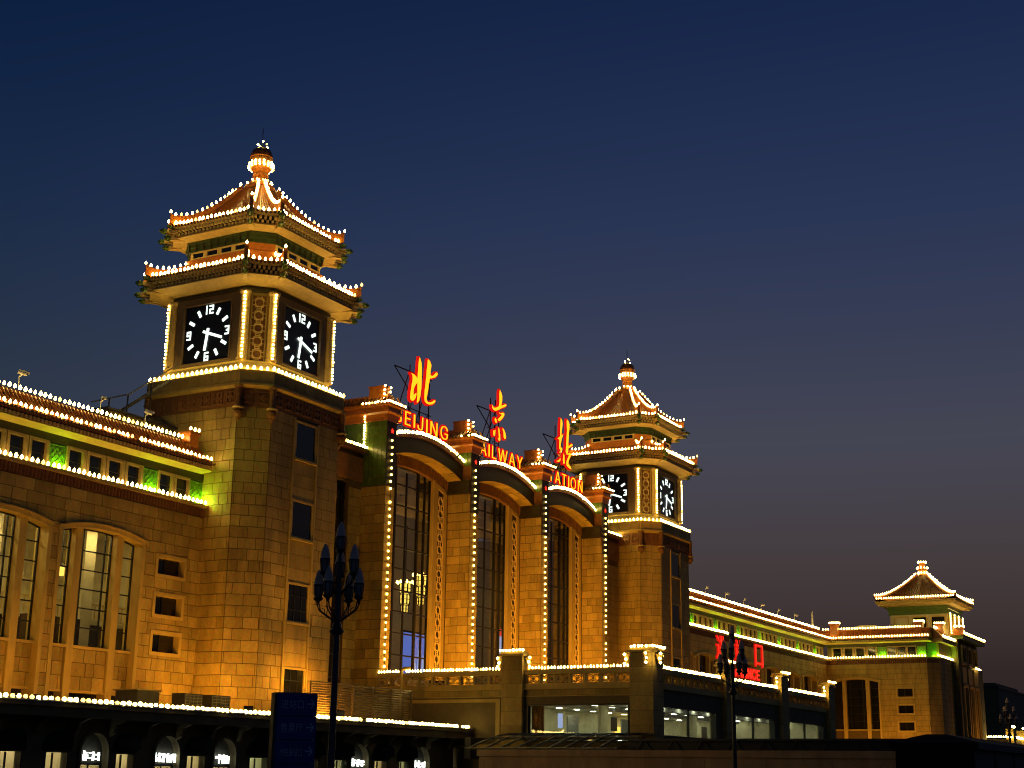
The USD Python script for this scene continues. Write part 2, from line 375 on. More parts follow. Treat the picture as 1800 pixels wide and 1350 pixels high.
    for a, b in zip([e for e in lo], hi):
        L = a + .56 if a > S0 - 8.9 else None; R = b - .56 if b < S1 + 8.9 else None
        if L is None and R is None: continue
        if L is not None and R is not None:
            n = max(1, int(round((R - L) / pitch))); w = (R - L) / n
            spans += [(L + i * w, L + (i + 1) * w) for i in range(n)]
        elif L is not None:
            while L + 1.2 < S1: spans.append((L, L + pitch)); L += pitch
        else:
            while R - 1.2 > S0: spans.append((R - pitch, R)); R -= pitch
    spans = [(a, b) for a, b in spans if a > S0 - .4 and b < S1 + .4]
    obj('attic_wall', fb(fr, S0, S1, 16.18, 18.0, A - .5, A - .12), 'mortar', t)
    for a, b in spans:
        g = (b - a - .98) / 2
        w = obj('attic_window', MB().poly(fr, sbox(a + .03, 16.2, b - .03, 17.6).difference(sbox(a + g, 16.36, b - g, 17.47)), A - .12, A + .12), 'atticframe', t)
        obj('pane', fb(fr, a + g, b - g, 16.36, 17.47, A - .1, A - .07), 'pane_dark', w)
        obj('window_bar', fb(fr, a + g, b - g, 16.86, 16.91, A - .07, A - .04), 'frame', w)
    for gx in greens:
        p = obj('green_panel', fb(fr, gx - .53, gx + .53, 16.19, 17.52, A - .12, A + .02), 'panelgreen', t)
        lat = MB()
        for k in range(-4, 6):
            for sg in (1, -1):
                l = Polygon([(gx - .5, 16.2 + k * .33), (gx - .5, 16.24 + k * .33), (gx + .5, 16.24 + k * .33 + sg * 1.0), (gx + .5, 16.2 + k * .33 + sg * 1.0)])
                q = l.intersection(sbox(gx - .48, 16.24, gx + .48, 17.48))
                if q.area > .004: lat.poly(fr, q, A + .02, A + .05 + .004 * sg)
        obj('diamond_relief', lat, 'panelgreen', p)
        obj('panel_border', MB().poly(fr, sbox(gx - .53, 16.19, gx + .53, 17.52).difference(sbox(gx - .47, 16.25, gx + .47, 17.46)), A + .02, A + .06), 'panelgreen', p)
        q = fr(gx + .06, 16.28, -.08)
        gl = obj('green_uplight', MB().lathe([(0, 0), (.1, .02), (.1, .06), (.04, .1)], q - (0, 0, .1), 8), 'dark', t)
        obj('lamp', MB().lathe([(0, -.08), (.07, -.05), (.09, 0), (.07, .06), (0, .09)], q + (0, 0, .08), 8), 'greenlamp', gl)
    obj('lintel', fb(fr, S0, S1, 17.58, 18.0, A - .4, A + .1), 'green_dark', t)
    E0, E1 = S0 + eave_s[0], S1 + eave_s[1]
    obj('soffit', MB().add([fr(a, z, d) for a in (E0, E1) for z, d in ((18.0, A - .4), (18.0, A + .12), (18.1, .62), (18.16, .62), (18.16, A - .4))], [(0, 1, 6, 5), (1, 2, 7, 6), (2, 3, 8, 7), (3, 4, 9, 8)]), 'trim', t)
    de, te = MB(), MB(); x = E0 + .1
    obj('rafter_backing', fb(fr, E0, E1, 18.17, 18.44, -.7, .5), 'wood', t)
    while x < E1 - .05:
        de.fbox(fr, x - .07, x + .07, 18.18, 18.34, .5, .66)
        te.tube([fr(x, 18.50, .55), fr(x, 18.47, .78)], .085, 7); x += .26
    obj('rafter_ends', de, 'rafter', t, kind='stuff')
    obj('eave_tile_ends', te, 'orange_dark', t, kind='stuff')
    prof = [(.76, 18.47), (.74, 18.56), (.35, 18.78), (-.1, 19.2), (-.4, 19.62), (-.46, 19.74), (-.62, 19.78), (-.78, 19.72), (-.85, 18.3), (.3, 18.42)]
    obj('tiled_roof', MB().loft([[fr(a, z, d) for d, z in prof] for a in (E0, E1 - (1.1 if end_box else 0))]), 'orange', t)
    rb = MB(); x = E0 + .1
    while x < E1 - .1:
        rb.tube([fr(x, z + .03, d) for d, z in prof[1:5]], .07, 5); x += .26
    obj('roof_tile_rows', rb, 'orange', t, kind='stuff')
    if end_box:
        e = obj('ridge_end_block', fb(fr, E1 - 1.15, E1 - .45, 18.75, 20.15, -.95, -.2), 'orange', t)
        obj('cap', fb(fr, E1 - 1.25, E1 - .35, 20.15, 20.3, -1.05, -.1), 'orange', e)
        obj('scroll', MB().tube([fr(E1 - 1.3, 19.3 + .3 * math.sin(q), -.2 + .0 * q) + fr.d * .18 * math.cos(q) for q in np.linspace(0, 5, 9)], .08, 6), 'orange', e)
        string(t, line(fr(E1 - 1.15, 20.36, -.2), fr(E1 - .45, 20.36, -.2), .3), singly=singly, label='three bulbs on the ridge end block')
    string(t, line(fr(S0 + .1, 16.24, .16), fr(S1 - .15, 16.24, .16), .35), singly=singly, label='bulbs along the ledge under the attic windows')
    string(t, line(fr(E0 + .1, 18.66, .62), fr(E1 - .2, 18.66, .62), .335), singly=singly, label='bulbs along the eaves')
    string(t, line(fr(E0 + .1, 19.86, -.6), fr(E1 - 1.35, 19.86, -.6), .335), singly=singly, label='bulbs along the ridge')
    obj('roof_slab', fb(fr, S0, S1, 18.2, 18.4, -14, -.8), 'greyroof', t)
    return spans

F_FRONT = Fr((0, 54.9), (0, -1))
wing_a = thing('station_wing', 'ashlar station wing with two tall lit arched windows and green attic panels, at left', 'building')
wing(wing_a, F_FRONT, 36.0, 62.68, [41.75, 48.4, 55.05], [44.9, 51.6, 58.35, 62.15], [(59.15, 11.88, 61.3, 12.85), (59.15, 9.72, 61.3, 10.8), (59.15, 7.72, 61.3, 8.75)], lit=(41.75, 48.4, 55.05), eave_s=(0, -.25))
# the hall inside the wing
rm = obj('room', MB().box(36, 62.5, 63.0, 63.2, 4.5, 15.2).box(35.9, 36.1, 55.9, 63, 4.5, 15.2).box(62.2, 62.4, 55.9, 63.0, 4.5, 15.2), 'plaster', wing_a)
obj('ceiling', MB().box(36, 62.4, 55.75, 63.0, 14.6, 14.8), 'plaster', rm)
obj('floor', MB().box(36, 62.4, 55.75, 63.0, 7.3, 7.5), 'floor', rm)
ga = obj('gallery', MB().box(36, 62.4, 59.6, 63.0, 9.35, 9.6), 'plaster', wing_a)
ra = MB().box(36, 62.4, 59.58, 59.66, 10.42, 10.5)
for i in range(88): ra.lathe([(.03, 0), (.05, .25), (.03, .5), (.05, .82)], (36.2 + i * .3, 59.62, 9.6), 5)
obj('railing', ra, 'gold', ga)
obj('under_gallery_wall', MB().box(36, 62.4, 59.9, 60.0, 7.5, 9.35), 'wood', wing_a)
for x in (38.4, 45.2, 51.9, 58.6):
    obj('pier', MB().box(x - .4, x + .4, 59.3, 60.1, 4.6, 14.6), 'plaster', wing_a)
obj('dark_counter', MB().box(53.2, 56.6, 57.6, 58.4, 7.5, 9.3).box(46.8, 50.4, 57.6, 58.3, 7.5, 9.0), 'wood', wing_a)
for x in (39, 43.5, 47.4, 50.2, 53.6, 58.6):
    l = obj('ceiling_lamp', MB().box(x - .5, x + .5, 57.6, 58.6, 14.5, 14.6), 'white', wing_a)
    obj('diffuser', MB().box(x - .45, x + .45, 57.65, 58.55, 14.46, 14.5), 'warmlamp', l)
ln = thing('hanging_lantern', 'small lit square lantern hanging inside the arched window nearest the clock tower', 'lantern')
obj('rod', MB().tube([(55.3, 58.0, 14.6), (55.3, 58.0, 12.0)], .03, 5), 'frame', ln)
obj('lamp_body', MB().box(55.08, 55.52, 57.78, 58.22, 11.5, 11.95), 'chandelier', ln)
obj('lamp_cap', MB().loft([[(55.3 + a * w, 58.0 + b * w, z) for a, b in ((-1, -1), (1, -1), (1, 1), (-1, 1))] for w, z in ((.3, 11.95), (.08, 12.15))]), 'frame', ln)

wing_b = thing('station_wing', 'dim ashlar station wing stretching between the far clock tower and the corner pavilion', 'building')
AR = [132.6 + 6.65 * k for k in range(7)]
wing(wing_b, F_FRONT, 127.9, 180.0, AR, [a + 3.32 for a in AR] + [129.3], [], singly=False, blocks_from=5.5, end_box=False, most=0, eave_s=(0, .5))
fr_p = Fr((180.0, 54.9), (-1, 0))
pav = thing('pavilion_wing', 'corner wing with a square tiled pavilion on its roof, far right', 'building')
wing(pav, fr_p, 0.0, 12.4, [3.45], [6.95, 11.75], [(8.6, 11.45, 10.5, 12.5), (8.6, 9.5, 10.5, 10.5), (8.6, 7.45, 10.5, 8.5)], singly=False, blocks_from=5.5, end_box=False, most=0, eave_s=(-.6, .6))

# ------------------------------------------------------------------ clock tower (built about its own axis, then set twice)
def octo(h, c, z):
    a, b = h, h - c
    return np.array([(a, -b, z), (a, b, z), (b, a, z), (-b, a, z), (-a, b, z), (-a, -b, z), (-b, -a, z), (b, -a, z)])
def tstring(pts, **k): return string(tw, pts, 'bulb_tower', **k)
TX, TY = 67.33, 56.25
tw = thing('clock_tower', 'near clock tower, tallest, with two-tier tiled roof and lit clocks beside the left wing', 'clock tower', (TX, TY, 0))
H, CH = 4.65, 1.38
obj('shaft', MB().loft([octo(H, CH, 0), octo(H, CH, 22.0)]), 'mortar', tw)
faces = [((0, -H), (0, -1), H - CH), ((-H, 0), (-1, 0), H - CH), ((-(H - CH / 2), -(H - CH / 2)), (-1, -1), CH / math.sqrt(2))]
for i, (P, n, hw) in enumerate(faces):
    f = Fr(P, n)
    if i == 0:
        strip = sbox(-1.2, 0, 1.2, 22)
        courses(f, sbox(-hw, 4, hw, 21.9).difference(strip.buffer(.02)), 4.2, 21.86, .62, 1.05, tw, -hw, hw, most=95)
        for x in (-1.14, 1.14): obj('strip_moulding', fb(f, x - .06, x + .06, 4, 21.8, 0, .12), 'trim', tw)
        zs = [(5.3, 7.27), (10.0, 12.05), (14.83, 16.86), (19.5, 21.56)]
        for j, (a, b) in enumerate(zs):
            w = obj('shaft_window', MB().poly(f, sbox(-1.06, a - .12, 1.06, b + .12).difference(sbox(-.92, a, .92, b)), .0, .09), 'trim', tw)
            obj('pane', fb(f, -.92, .92, a, b, .0, .012), 'pane_dark', w)
            bars = MB()
            for z in (a + .62, b - .62): bars.fbox(f, -.92, .92, z - .025, z + .025, .012, .05)
            for x in (-.3, .35): bars.fbox(f, x - .025, x + .025, a, b, .012, .05)
            if j < 2: obj('window_bars', bars, 'frame', w)
            obj('sill', fb(f, -1.06, 1.06, a - .22, a - .1, 0, .2), 'trim', w)
            if j:
                lo, hi = zs[j - 1][1] + .14, a - .24
                for k in range(3):
                    d = (hi - lo) / 3
                    obj('stone_panel', fb(f, -1.05, 1.05, lo + k * d + .012, lo + (k + 1) * d - .012, 0, .03), stonem(), tw)
    else:
        courses(f, sbox(-hw, 4, hw, 21.9), 4.2, 21.86, .62, 1.0, tw, -hw, hw, most=150 if i == 1 else 50)
# frieze, pendants, cornice
fz = obj('terracotta_frieze', MB().loft([octo(H + .05, CH, 21.86), octo(H + .05, CH, 22.95)]), 'terra', tw)
rel = MB()
for P, n, hw in faces:
    f = Fr(np.array(P) + np.array(n) / np.linalg.norm(n) * .05, n); k = max(1, int(hw * 2 / .82))
    for j in range(k):
        c = -hw + (j + .5) * 2 * hw / k
        rel.poly(f, sbox(c - .33, 22.05, c + .33, 22.78).difference(sbox(c - .25, 22.13, c + .25, 22.70)), 0, .07)
        m = Polygon([(c + .2 * math.cos(q) * (1 + .3 * math.cos(4 * q)), 22.42 + .2 * math.sin(q) * (1 + .3 * math.cos(4 * q))) for q in np.linspace(0, 6.2, 20)])
        rel.poly(f, m, 0, .08)
obj('frieze_relief', rel, 'terra', fz, kind='stuff')
for x, y, z in octo(H + .14, CH, 0)[[0, 3, 4, 5, 6, 7]]:
    p = obj('pendant', MB().lathe([(0, 21.0), (.1, 21.02), (.14, 21.15), (.26, 21.3), (.3, 21.48), (.22, 21.62), (.3, 21.68), (.3, 21.78), (.2, 21.82), (.17, 22.4), (.2, 22.9), (.28, 23.0)], (x, y, 0), 12), 'terra', tw)
    obj('bead_ring', MB().lathe([(.29, 21.66), (.34, 21.73), (.29, 21.8)], (x, y, 0), 12), 'gold', p)
co = obj('cornice', MB().loft([octo(H + .06, CH, 22.95), octo(H + .3, CH, 23.06), octo(H + .3, CH, 23.2), octo(H + .2, CH, 23.24), octo(H + .2, CH, 23.26)]), 'trim', tw)
obj('parapet', MB().loft([octo(H + .19, CH, 23.26), octo(H + .19, CH, 23.9), octo(H + .24, CH, 23.92), octo(H + .24, CH, 23.97), octo(4.05, 1.2, 24.72), octo(4.05, 1.2, 24.84)]), 'trim', tw)
for P, n, hw in faces:
    nn = np.array(n) / np.linalg.norm(n); f = Fr(np.array(P) + nn * .19, n); e = .19 if hw > 1 else 0
    k = max(2, int(round(hw * 2 / 1.0)))
    for j in range(k):
        w = 2 * (hw + e * .4) / k; a = -(hw + e * .4) + j * w
        obj('parapet_block', fb(f, a + .012, a + w - .012, 23.28, 23.88, 0, .025), stonem(), tw)
cr = octo(H + .16, CH, 24.05)
for a, b in ((4, 5), (5, 6), (6, 7), (7, 0), (3, 4)):
    tstring(line(cr[a], cr[b], .37), label='bulbs along the cornice')
# clock stage
K, KC = 3.98, 1.2
obj('clock_stage', MB().loft([octo(K - .12, KC, 24.84), octo(K - .12, KC, 29.3)]), 'trim', tw)
for x, y, z in octo(K - .02, KC, 0):
    d = np.array([x, y, 0]) / math.hypot(x, y)
    obj('corner_column', MB().lathe([(.34, 24.84), (.34, 24.95), (.29, 25.0), (.27, 28.85), (.3, 28.9), (.36, 29.0), (.36, 29.1)], (x, y, 0), 14), 'gold', tw)
for i in (4, 5, 6, 7, 0):
    x, y, z = octo(K - .02, KC, 0)[i]; d = np.array([x, y, 0.]); d /= np.linalg.norm(d)
    p = np.array([x, y, 0]) + d * .33
    tstring(line(p + (0, 0, 24.95), p + (0, 0, 28.9), .222), shape=BULB_ROUND, size=.82, label='bulbs down a corner column')
def digit(ch, h):
    w, s = h * .62, h * .19
    full = sbox(0, 0, w, h)
    def bar(z): return sbox(0, z, w, z + s)
    mid = (h - s) / 2
    if ch == '1': return sbox(w * .5, 0, w * .5 + s, h)
    if ch == '2': g = unary_union([bar(0), bar(mid), bar(h - s), sbox(w - s, mid, w, h), sbox(0, 0, s, mid + s)])
    if ch == '3': g = unary_union([bar(0), bar(h - s), sbox(w * .3, mid, w, mid + s), sbox(w - s, 0, w, h)])
    if ch == '6': g = unary_union([bar(0), bar(mid), bar(h - s), sbox(0, 0, s, h), sbox(w - s, 0, w, mid + s)])
    if ch == '9': g = unary_union([bar(0), bar(mid), bar(h - s), sbox(w - s, 0, w, h), sbox(0, mid, s, h)])
    return g.buffer(-s * .22).buffer(s * .22).buffer(.03).buffer(-.03)
for P, n in (((0, -(K - .12)), (0, -1)), ((-(K - .12), 0), (-1, 0))):
    f = Fr(P, n); cz = 26.87
    ck = obj('clock', MB().poly(f, sbox(-2.42, 24.86, 2.42, 29.12).difference(sbox(-1.8, 25.07, 1.8, 28.67)), .0, .16), 'bronze', tw)
    obj('frame_moulding', MB().poly(f, sbox(-1.9, 24.97, 1.9, 28.77).difference(sbox(-1.8, 25.07, 1.8, 28.67)), .16, .22), 'bronze', ck)
    obj('dial', fb(f, -1.8, 1.8, 25.07, 28.67, .01, .05), 'black', ck)
    for k in range(12):
        q = math.radians(30 * k); R = 1.46
        cx, cy = R * math.sin(q), cz + R * math.cos(q)
        if k % 3:
            m = affinity.rotate(sbox(cx - .1, cy - .23, cx + .1, cy + .23), -30 * k, origin=(cx, cy)).buffer(-.03).buffer(.03)
            obj('hour_mark', MB().poly(f, m, .05, .07), 'clocklit', ck)
        else:
            tx = {0: '12', 3: '3', 6: '6', 9: '9'}[k]; h = .56
            gs = [digit(c, h) for c in tx]
            if len(gs) == 2: g = unary_union([affinity.translate(gs[0], -.42, 0), affinity.translate(gs[1], -.0, 0)]); g = affinity.translate(g, .0, 0)
            else: g = affinity.translate(gs[0], -h * .31, 0)
            obj('numeral', MB().poly(f, affinity.translate(g, cx - (.0 if len(gs) == 2 else 0), cy - h / 2), .05, .07), 'clocklit', ck)
    def hand(L, tail, w, ang, t):
        g = affinity.rotate(sbox(-w, -tail, w, L), -ang, origin=(0, 0)).buffer(-.04).buffer(.04)
        return MB().poly(f, affinity.translate(g, 0, cz), t, t + .02)
    obj('minute_hand', hand(1.22, .36, .085, 110, .10), 'clocklit', ck)
    obj('hour_hand', hand(1.1, .3, .10, 188, .08), 'clocklit', ck)
def lattice(f, c, w, z0, z1, u, t):
    """Pierced stone screen: square rings joined by short bars."""
    mb = MB(); n = max(1, int(round((z1 - z0) / u))); u = (z1 - z0) / n; b = .045
    for k in range(n):
        z = z0 + (k + .5) * u; r = min(w, u) * .34
        ring = sbox(c - r, z - r, c + r, z + r)
        mb.poly(f, ring.difference(Polygon([(c + (r - b) * 1.02 * math.cos(q), z + (r - b) * 1.02 * math.sin(q)) for q in np.linspace(0, 6.28, 13)[:-1]])), t, t + .07)
        for x in (-r * .5, r * .5):
            mb.fbox(f, c + x - b / 2, c + x + b / 2, z - u / 2, z - r, t, t + .06); mb.fbox(f, c + x - b / 2, c + x + b / 2, z + r, z + u / 2, t, t + .06)
            for sg in (-1, 1):
                a0, a1 = sorted((c + sg * r, c + sg * w / 2)); mb.fbox(f, a0, a1, z + x - b / 2, z + x + b / 2, t, t + .06)
        mb.fbox(f, c - r * .55, c + r * .55, z + u / 2 - r * .3, z + u / 2 - r * .3 + b, t, t + .055)
        mb.fbox(f, c - r * .55, c + r * .55, z - u / 2 + r * .3 - b, z - u / 2 + r * .3, t, t + .055)
    for sg in (-1, 1): mb.fbox(f, c + sg * w / 2 - .03, c + sg * w / 2 + .03, z0, z1, t, t + .07)
    return mb
m_ = K - .12 - KC / 2
for P, n in (((-m_, -m_), (-1, -1)), ((m_, -m_), (1, -1)), ((-m_, m_), (-1, 1))):
    f = Fr(P, n)
    l = obj('lattice_panel', lattice(f, 0, .86, 24.9, 28.85, .8, .03), 'gold', tw)
    obj('lattice_backing', fb(f, -.45, .45, 24.88, 28.9, .004, .012), 'terra', l)
# roofs
def roof_tier(h0, c0, z0, h1, c1, z1, lift, name, back=False):
    """One tier: concave tiled slopes from the ring (h0, z0) down to the eaves (h1, z1), hips with upturned ends, rafters and soffit below."""
    A, B = octo(h0, c0, z0), octo(h1, c1, z1)
    def pt(i, u, q):
        j = (i + 1) % 8
        a = A[i] * (1 - u) + A[j] * u; b = B[i] * (1 - u) + B[j] * u
        p = a * (1 - q) + b * q
        L = np.linalg.norm(B[i] - B[j]); e = min(u, 1 - u) * L
        p[2] = z1 + (z0 - z1) * (1 - q) ** 1.5 + lift * q ** 2.5 * max(0, 1 - e / 1.1) ** 2
        return p
    top, ribs, ends, raf, fas = MB(), MB(), MB(), MB(), MB()
    for i in range(8):
        L = np.linalg.norm(B[i] - B[(i + 1) % 8]); nu = 14 if L > 3 else 6; nq = 8
        g = np.array([[pt(i, u, q) for u in np.linspace(0, 1, nu + 1)] for q in np.linspace(0, 1, nq + 1)])
        v = g.reshape(-1, 3); w = nu + 1
        top.add(np.vstack([v, v - (0, 0, .1)]), [(a * w + b, a * w + b + 1, (a + 1) * w + b + 1, (a + 1) * w + b) for a in range(nq) for b in range(nu)])
        # front lip
        e = g[-1]; out = np.cross(B[(i + 1) % 8] - B[i], [0, 0, 1.0]); out /= np.linalg.norm(out)
        fas.add(np.vstack([e + out * .02, e - (0, 0, .2) - out * .08]), [(b, b + 1, w + b + 1, w + b) for b in range(nu)])
        k = max(2, int(L / .24))
        for j in range(k):
            u = (j + .5) / k
            ribs.tube([pt(i, u, q) + (0, 0, .03) for q in np.linspace(0, 1, 7)], .065, 5)
            ee = pt(i, u, 1)
            ends.tube([ee - out * .06 + (0, 0, .0), ee + out * .06 - (0, 0, .01)], .088, 7)
        k = max(3, int(L / .27))
        for row, (dz, off, ins) in enumerate(((-.27, 0, .16), (-.5, .5, .28))):
            for j in range(k + 1):
                u = min(max((j + off) / k, .03), .97)
                if off and j == k: continue
                ee = B[i] * (1 - u) + B[(i + 1) % 8] * u - out * ins + (0, 0, dz)
                d = (B[(i + 1) % 8] - B[i]) / L
                c8 = [ee + d * sx * .07 + out * so + np.array([0, 0, sz * .075]) for so in (-.3, .1) for sx, sz in ((-1, -1), (1, -1), (1, 1), (-1, 1))]
                raf.add(c8, BOXF)
    rf = obj('tiled_roof', top, 'orange', tw)
    obj('tile_rows', ribs, 'orange', rf, kind='stuff')
    obj('tile_ends', ends, 'orange_dark', rf, kind='stuff')
    obj('eave_fascia', fas, 'gold', rf)
    obj('rafter_ends', raf, 'rafter', tw, kind='stuff')
    obj('rafter_backing', MB().loft([octo(h1 - .14, c1, z1 - .15), octo(h1 - .3, c1, z1 - .2), octo(h1 - .42, c1, z1 - .62)], False), 'wood', tw)
    obj('soffit', MB().loft([octo(h1 - .16, c1, z1 - .62), octo(h1 - .14, c1, z1 - .72), octo(h1 - 1.25, c1 * .8, z1 - .98), octo(h1 - 1.9, c1 * .7, z1 - 1.0), octo(h1 - 1.9, c1 * .7, z1 - .3)], False), 'gold', tw)
    # hips
    for i in range(8):
        d = B[i] - A[i]; d[2] = 0; d /= np.linalg.norm(d)
        hp = [pt(i, 0, q) + (0, 0, .16 + .3 * q ** 3) for q in np.linspace(0.02, .97, 9)]
        e = hp[-1]
        hp += [e + d * .16 + (0, 0, .05), e + d * .28 + (0, 0, .13)]
        hm = MB()
        for p, q in zip(hp[:-1], hp[1:]):
            t_ = (q - p); s_ = np.cross(t_, [0, 0, 1.0]); s_ /= np.linalg.norm(s_)
            c8 = [a + s_ * sx * .11 + np.array([0, 0, sz]) for a in (p, q) for sx, sz in ((-1, -.4), (1, -.4), (1, .22), (-1, .22))]
            hm.add(c8, BOXF)
        hr = obj('hip_ridge', hm, 'orange', tw)
        b0 = B[i] + (0, 0, lift - .12)
        obj('hip_end_tile', MB().tube([b0 - d * .1 + (0, 0, .0), b0 + d * .3 + (0, 0, .04)], [.15, .1], 8), 'green', hr)
        for zo, r_, ln in ((-.34, .0, .42), (-.72, -.5, .62)):
            s0 = B[i] + d * r_ + (0, 0, zo)
            side = np.cross(d, [0, 0, 1.0])
            c8 = [s0 + d * a + side * sx * .14 + np.array([0, 0, sz]) for a in (-.9, ln - .1) for sx, sz in ((-1, -.13), (1, -.13), (1, .13), (-1, .13))]
            bk = obj('corner_bracket', MB().add(c8, BOXF), 'gold', tw)
            obj('bracket_tip', MB().tube([s0 + d * (ln - .1), s0 + d * (ln + .12), s0 + d * (ln + .34)], [.17, .19, .03], 8), 'green', bk)
            obj('carved_scroll', MB().tube([s0 + d * (ln - .5 + .16 * math.cos(q)) + side * .16 + (0, 0, .1 * math.sin(q)) for q in np.linspace(0, 5.5, 9)], .035, 5).tube([s0 + d * (ln - .5 + .16 * math.cos(q)) - side * .16 + (0, 0, .1 * math.sin(q)) for q in np.linspace(0, 5.5, 9)], .035, 5), 'gold', bk)
        if i in (3, 4, 5, 6, 7, 0):
            cum = np.array(hp) + (0, 0, .26)
            seg = np.concatenate([[0], np.cumsum(np.linalg.norm(np.diff(cum, axis=0), axis=1))])
            n = int(seg[-1] / .33)
            tstring([np.array([np.interp(x, seg, cum[:, a]) for a in range(3)]) for x in np.linspace(.15, seg[-1], n)], size=.9, label='bulbs up a hip ridge', cable=True)
    for i in (4, 5, 6, 7, 3):
        p0, p1 = pt(i, .04, .985), pt(i, .96, .985)
        L = np.linalg.norm(p1 - p0); n = int(L / .3)
        tstring([pt(i, .04 + .92 * j / n, .985) + (0, 0, .1) for j in range(n + 1)], label='bulbs along the eaves')
roof_tier(3.45, 1.1, 31.35, 5.33, 1.57, 30.42, .12, 'lower')
obj('beam_ring', MB().loft([octo(K - .02, KC, 29.1), octo(K + .02, KC, 29.2), octo(K + .02, KC, 29.35), octo(K - .16, KC, 29.4), octo(K - .16, KC, 29.75)]), 'green_dark', tw)
obj('drum', MB().loft([octo(3.34, 1.05, 30.2), octo(3.34, 1.05, 33.4)]), 'orange', tw)
obj('drum_base', MB().loft([octo(3.5, 1.1, 31.1), octo(3.5, 1.1, 31.92), octo(3.42, 1.1, 31.98)]), 'orange', tw)
f8 = [((0, -3.34), (0, -1), 2.2), ((-3.34, 0), (-1, 0), 2.2)]
for P, n, hw in f8:
    f = Fr(P, n)
    for k in range(4):
        w = 2 * hw / 4; a = -hw + k * w
        wn = obj('drum_window', MB().poly(f, sbox(a, 31.98, a + w, 32.46).difference(sbox(a + .14, 32.06, a + w - .14, 32.38)), .0, .1), 'gold', tw)
        obj('pane', fb(f, a + .14, a + w - .14, 32.06, 32.38, .004, .02), 'pane_dark', wn)
gb = obj('green_beam', MB().loft([octo(3.44, 1.08, 32.46), octo(3.44, 1.08, 32.7), octo(3.5, 1.1, 32.72), octo(3.5, 1.1, 32.95), octo(3.56, 1.1, 32.97), octo(3.56, 1.1, 33.2)]), 'deepgreen', tw)
jm = MB()
for P, n, hw in (((0, -3.5), (0, -1), 2.3), ((-3.5, 0), (-1, 0), 2.3)):
    f = Fr(P, n)
    for k in range(9): jm.fbox(f, -hw + k * .57 - .012, -hw + k * .57 + .012, 32.48, 33.18, -.1, .075)
obj('beam_joints', jm, 'green_dark', gb, kind='stuff')
roof_tier(.86, .25, 37.35, 4.36, 1.26, 33.98, .12, 'upper')
fi = obj('finial', MB().lathe([(.95, 37.2), (1.02, 37.5), (.98, 37.62), (.8, 37.7), (.74, 37.85), (.6, 37.95), (.5, 38.1), (.47, 38.3), (.52, 38.42), (.46, 38.5), (.5, 38.7), (.62, 38.85), (.7, 38.95), (.7, 39.25), (.6, 39.3)], k=24), 'orange', tw, smooth=40)
obj('dome', MB().lathe([(.6, 39.3), (.69, 39.42), (.72, 39.7), (.7, 39.9), (.6, 40.14), (.4, 40.32), (.15, 40.42), (0, 40.44)], k=24), 'orange_dark', fi, smooth=40)
obj('dome_band', MB().lathe([(.715, 39.62), (.74, 39.66), (.74, 39.72), (.715, 39.76)], k=24), 'orange', fi)
obj('antenna', MB().tube([(0, 0, 40.4), (0, 0, 41.75)], .025, 5), 'dark', fi)
for z, r, n in ((37.93, .78, 14), (38.98, .78, 17), (39.12, .78, 17), (39.26, .76, 17)):
    tstring([(r * math.cos(q), r * math.sin(q), z) for q in np.arange(n) * 2 * math.pi / n], shape=BULB_ROUND, size=.85, label='ring of bulbs round the finial')
tstring([(.25, -.2, 40.5), (-.3, .1, 40.55), (-.25, -.25, 40.72), (.28, -.1, 40.78), (.1, .28, 40.6)], shape=BULB_ROUND, size=.9, label='cluster of bulbs on top of the dome')
tw2 = dup(tw, (123.6, TY, 0), 'far clock tower of the pair, behind the last red roof sign, smaller in view')

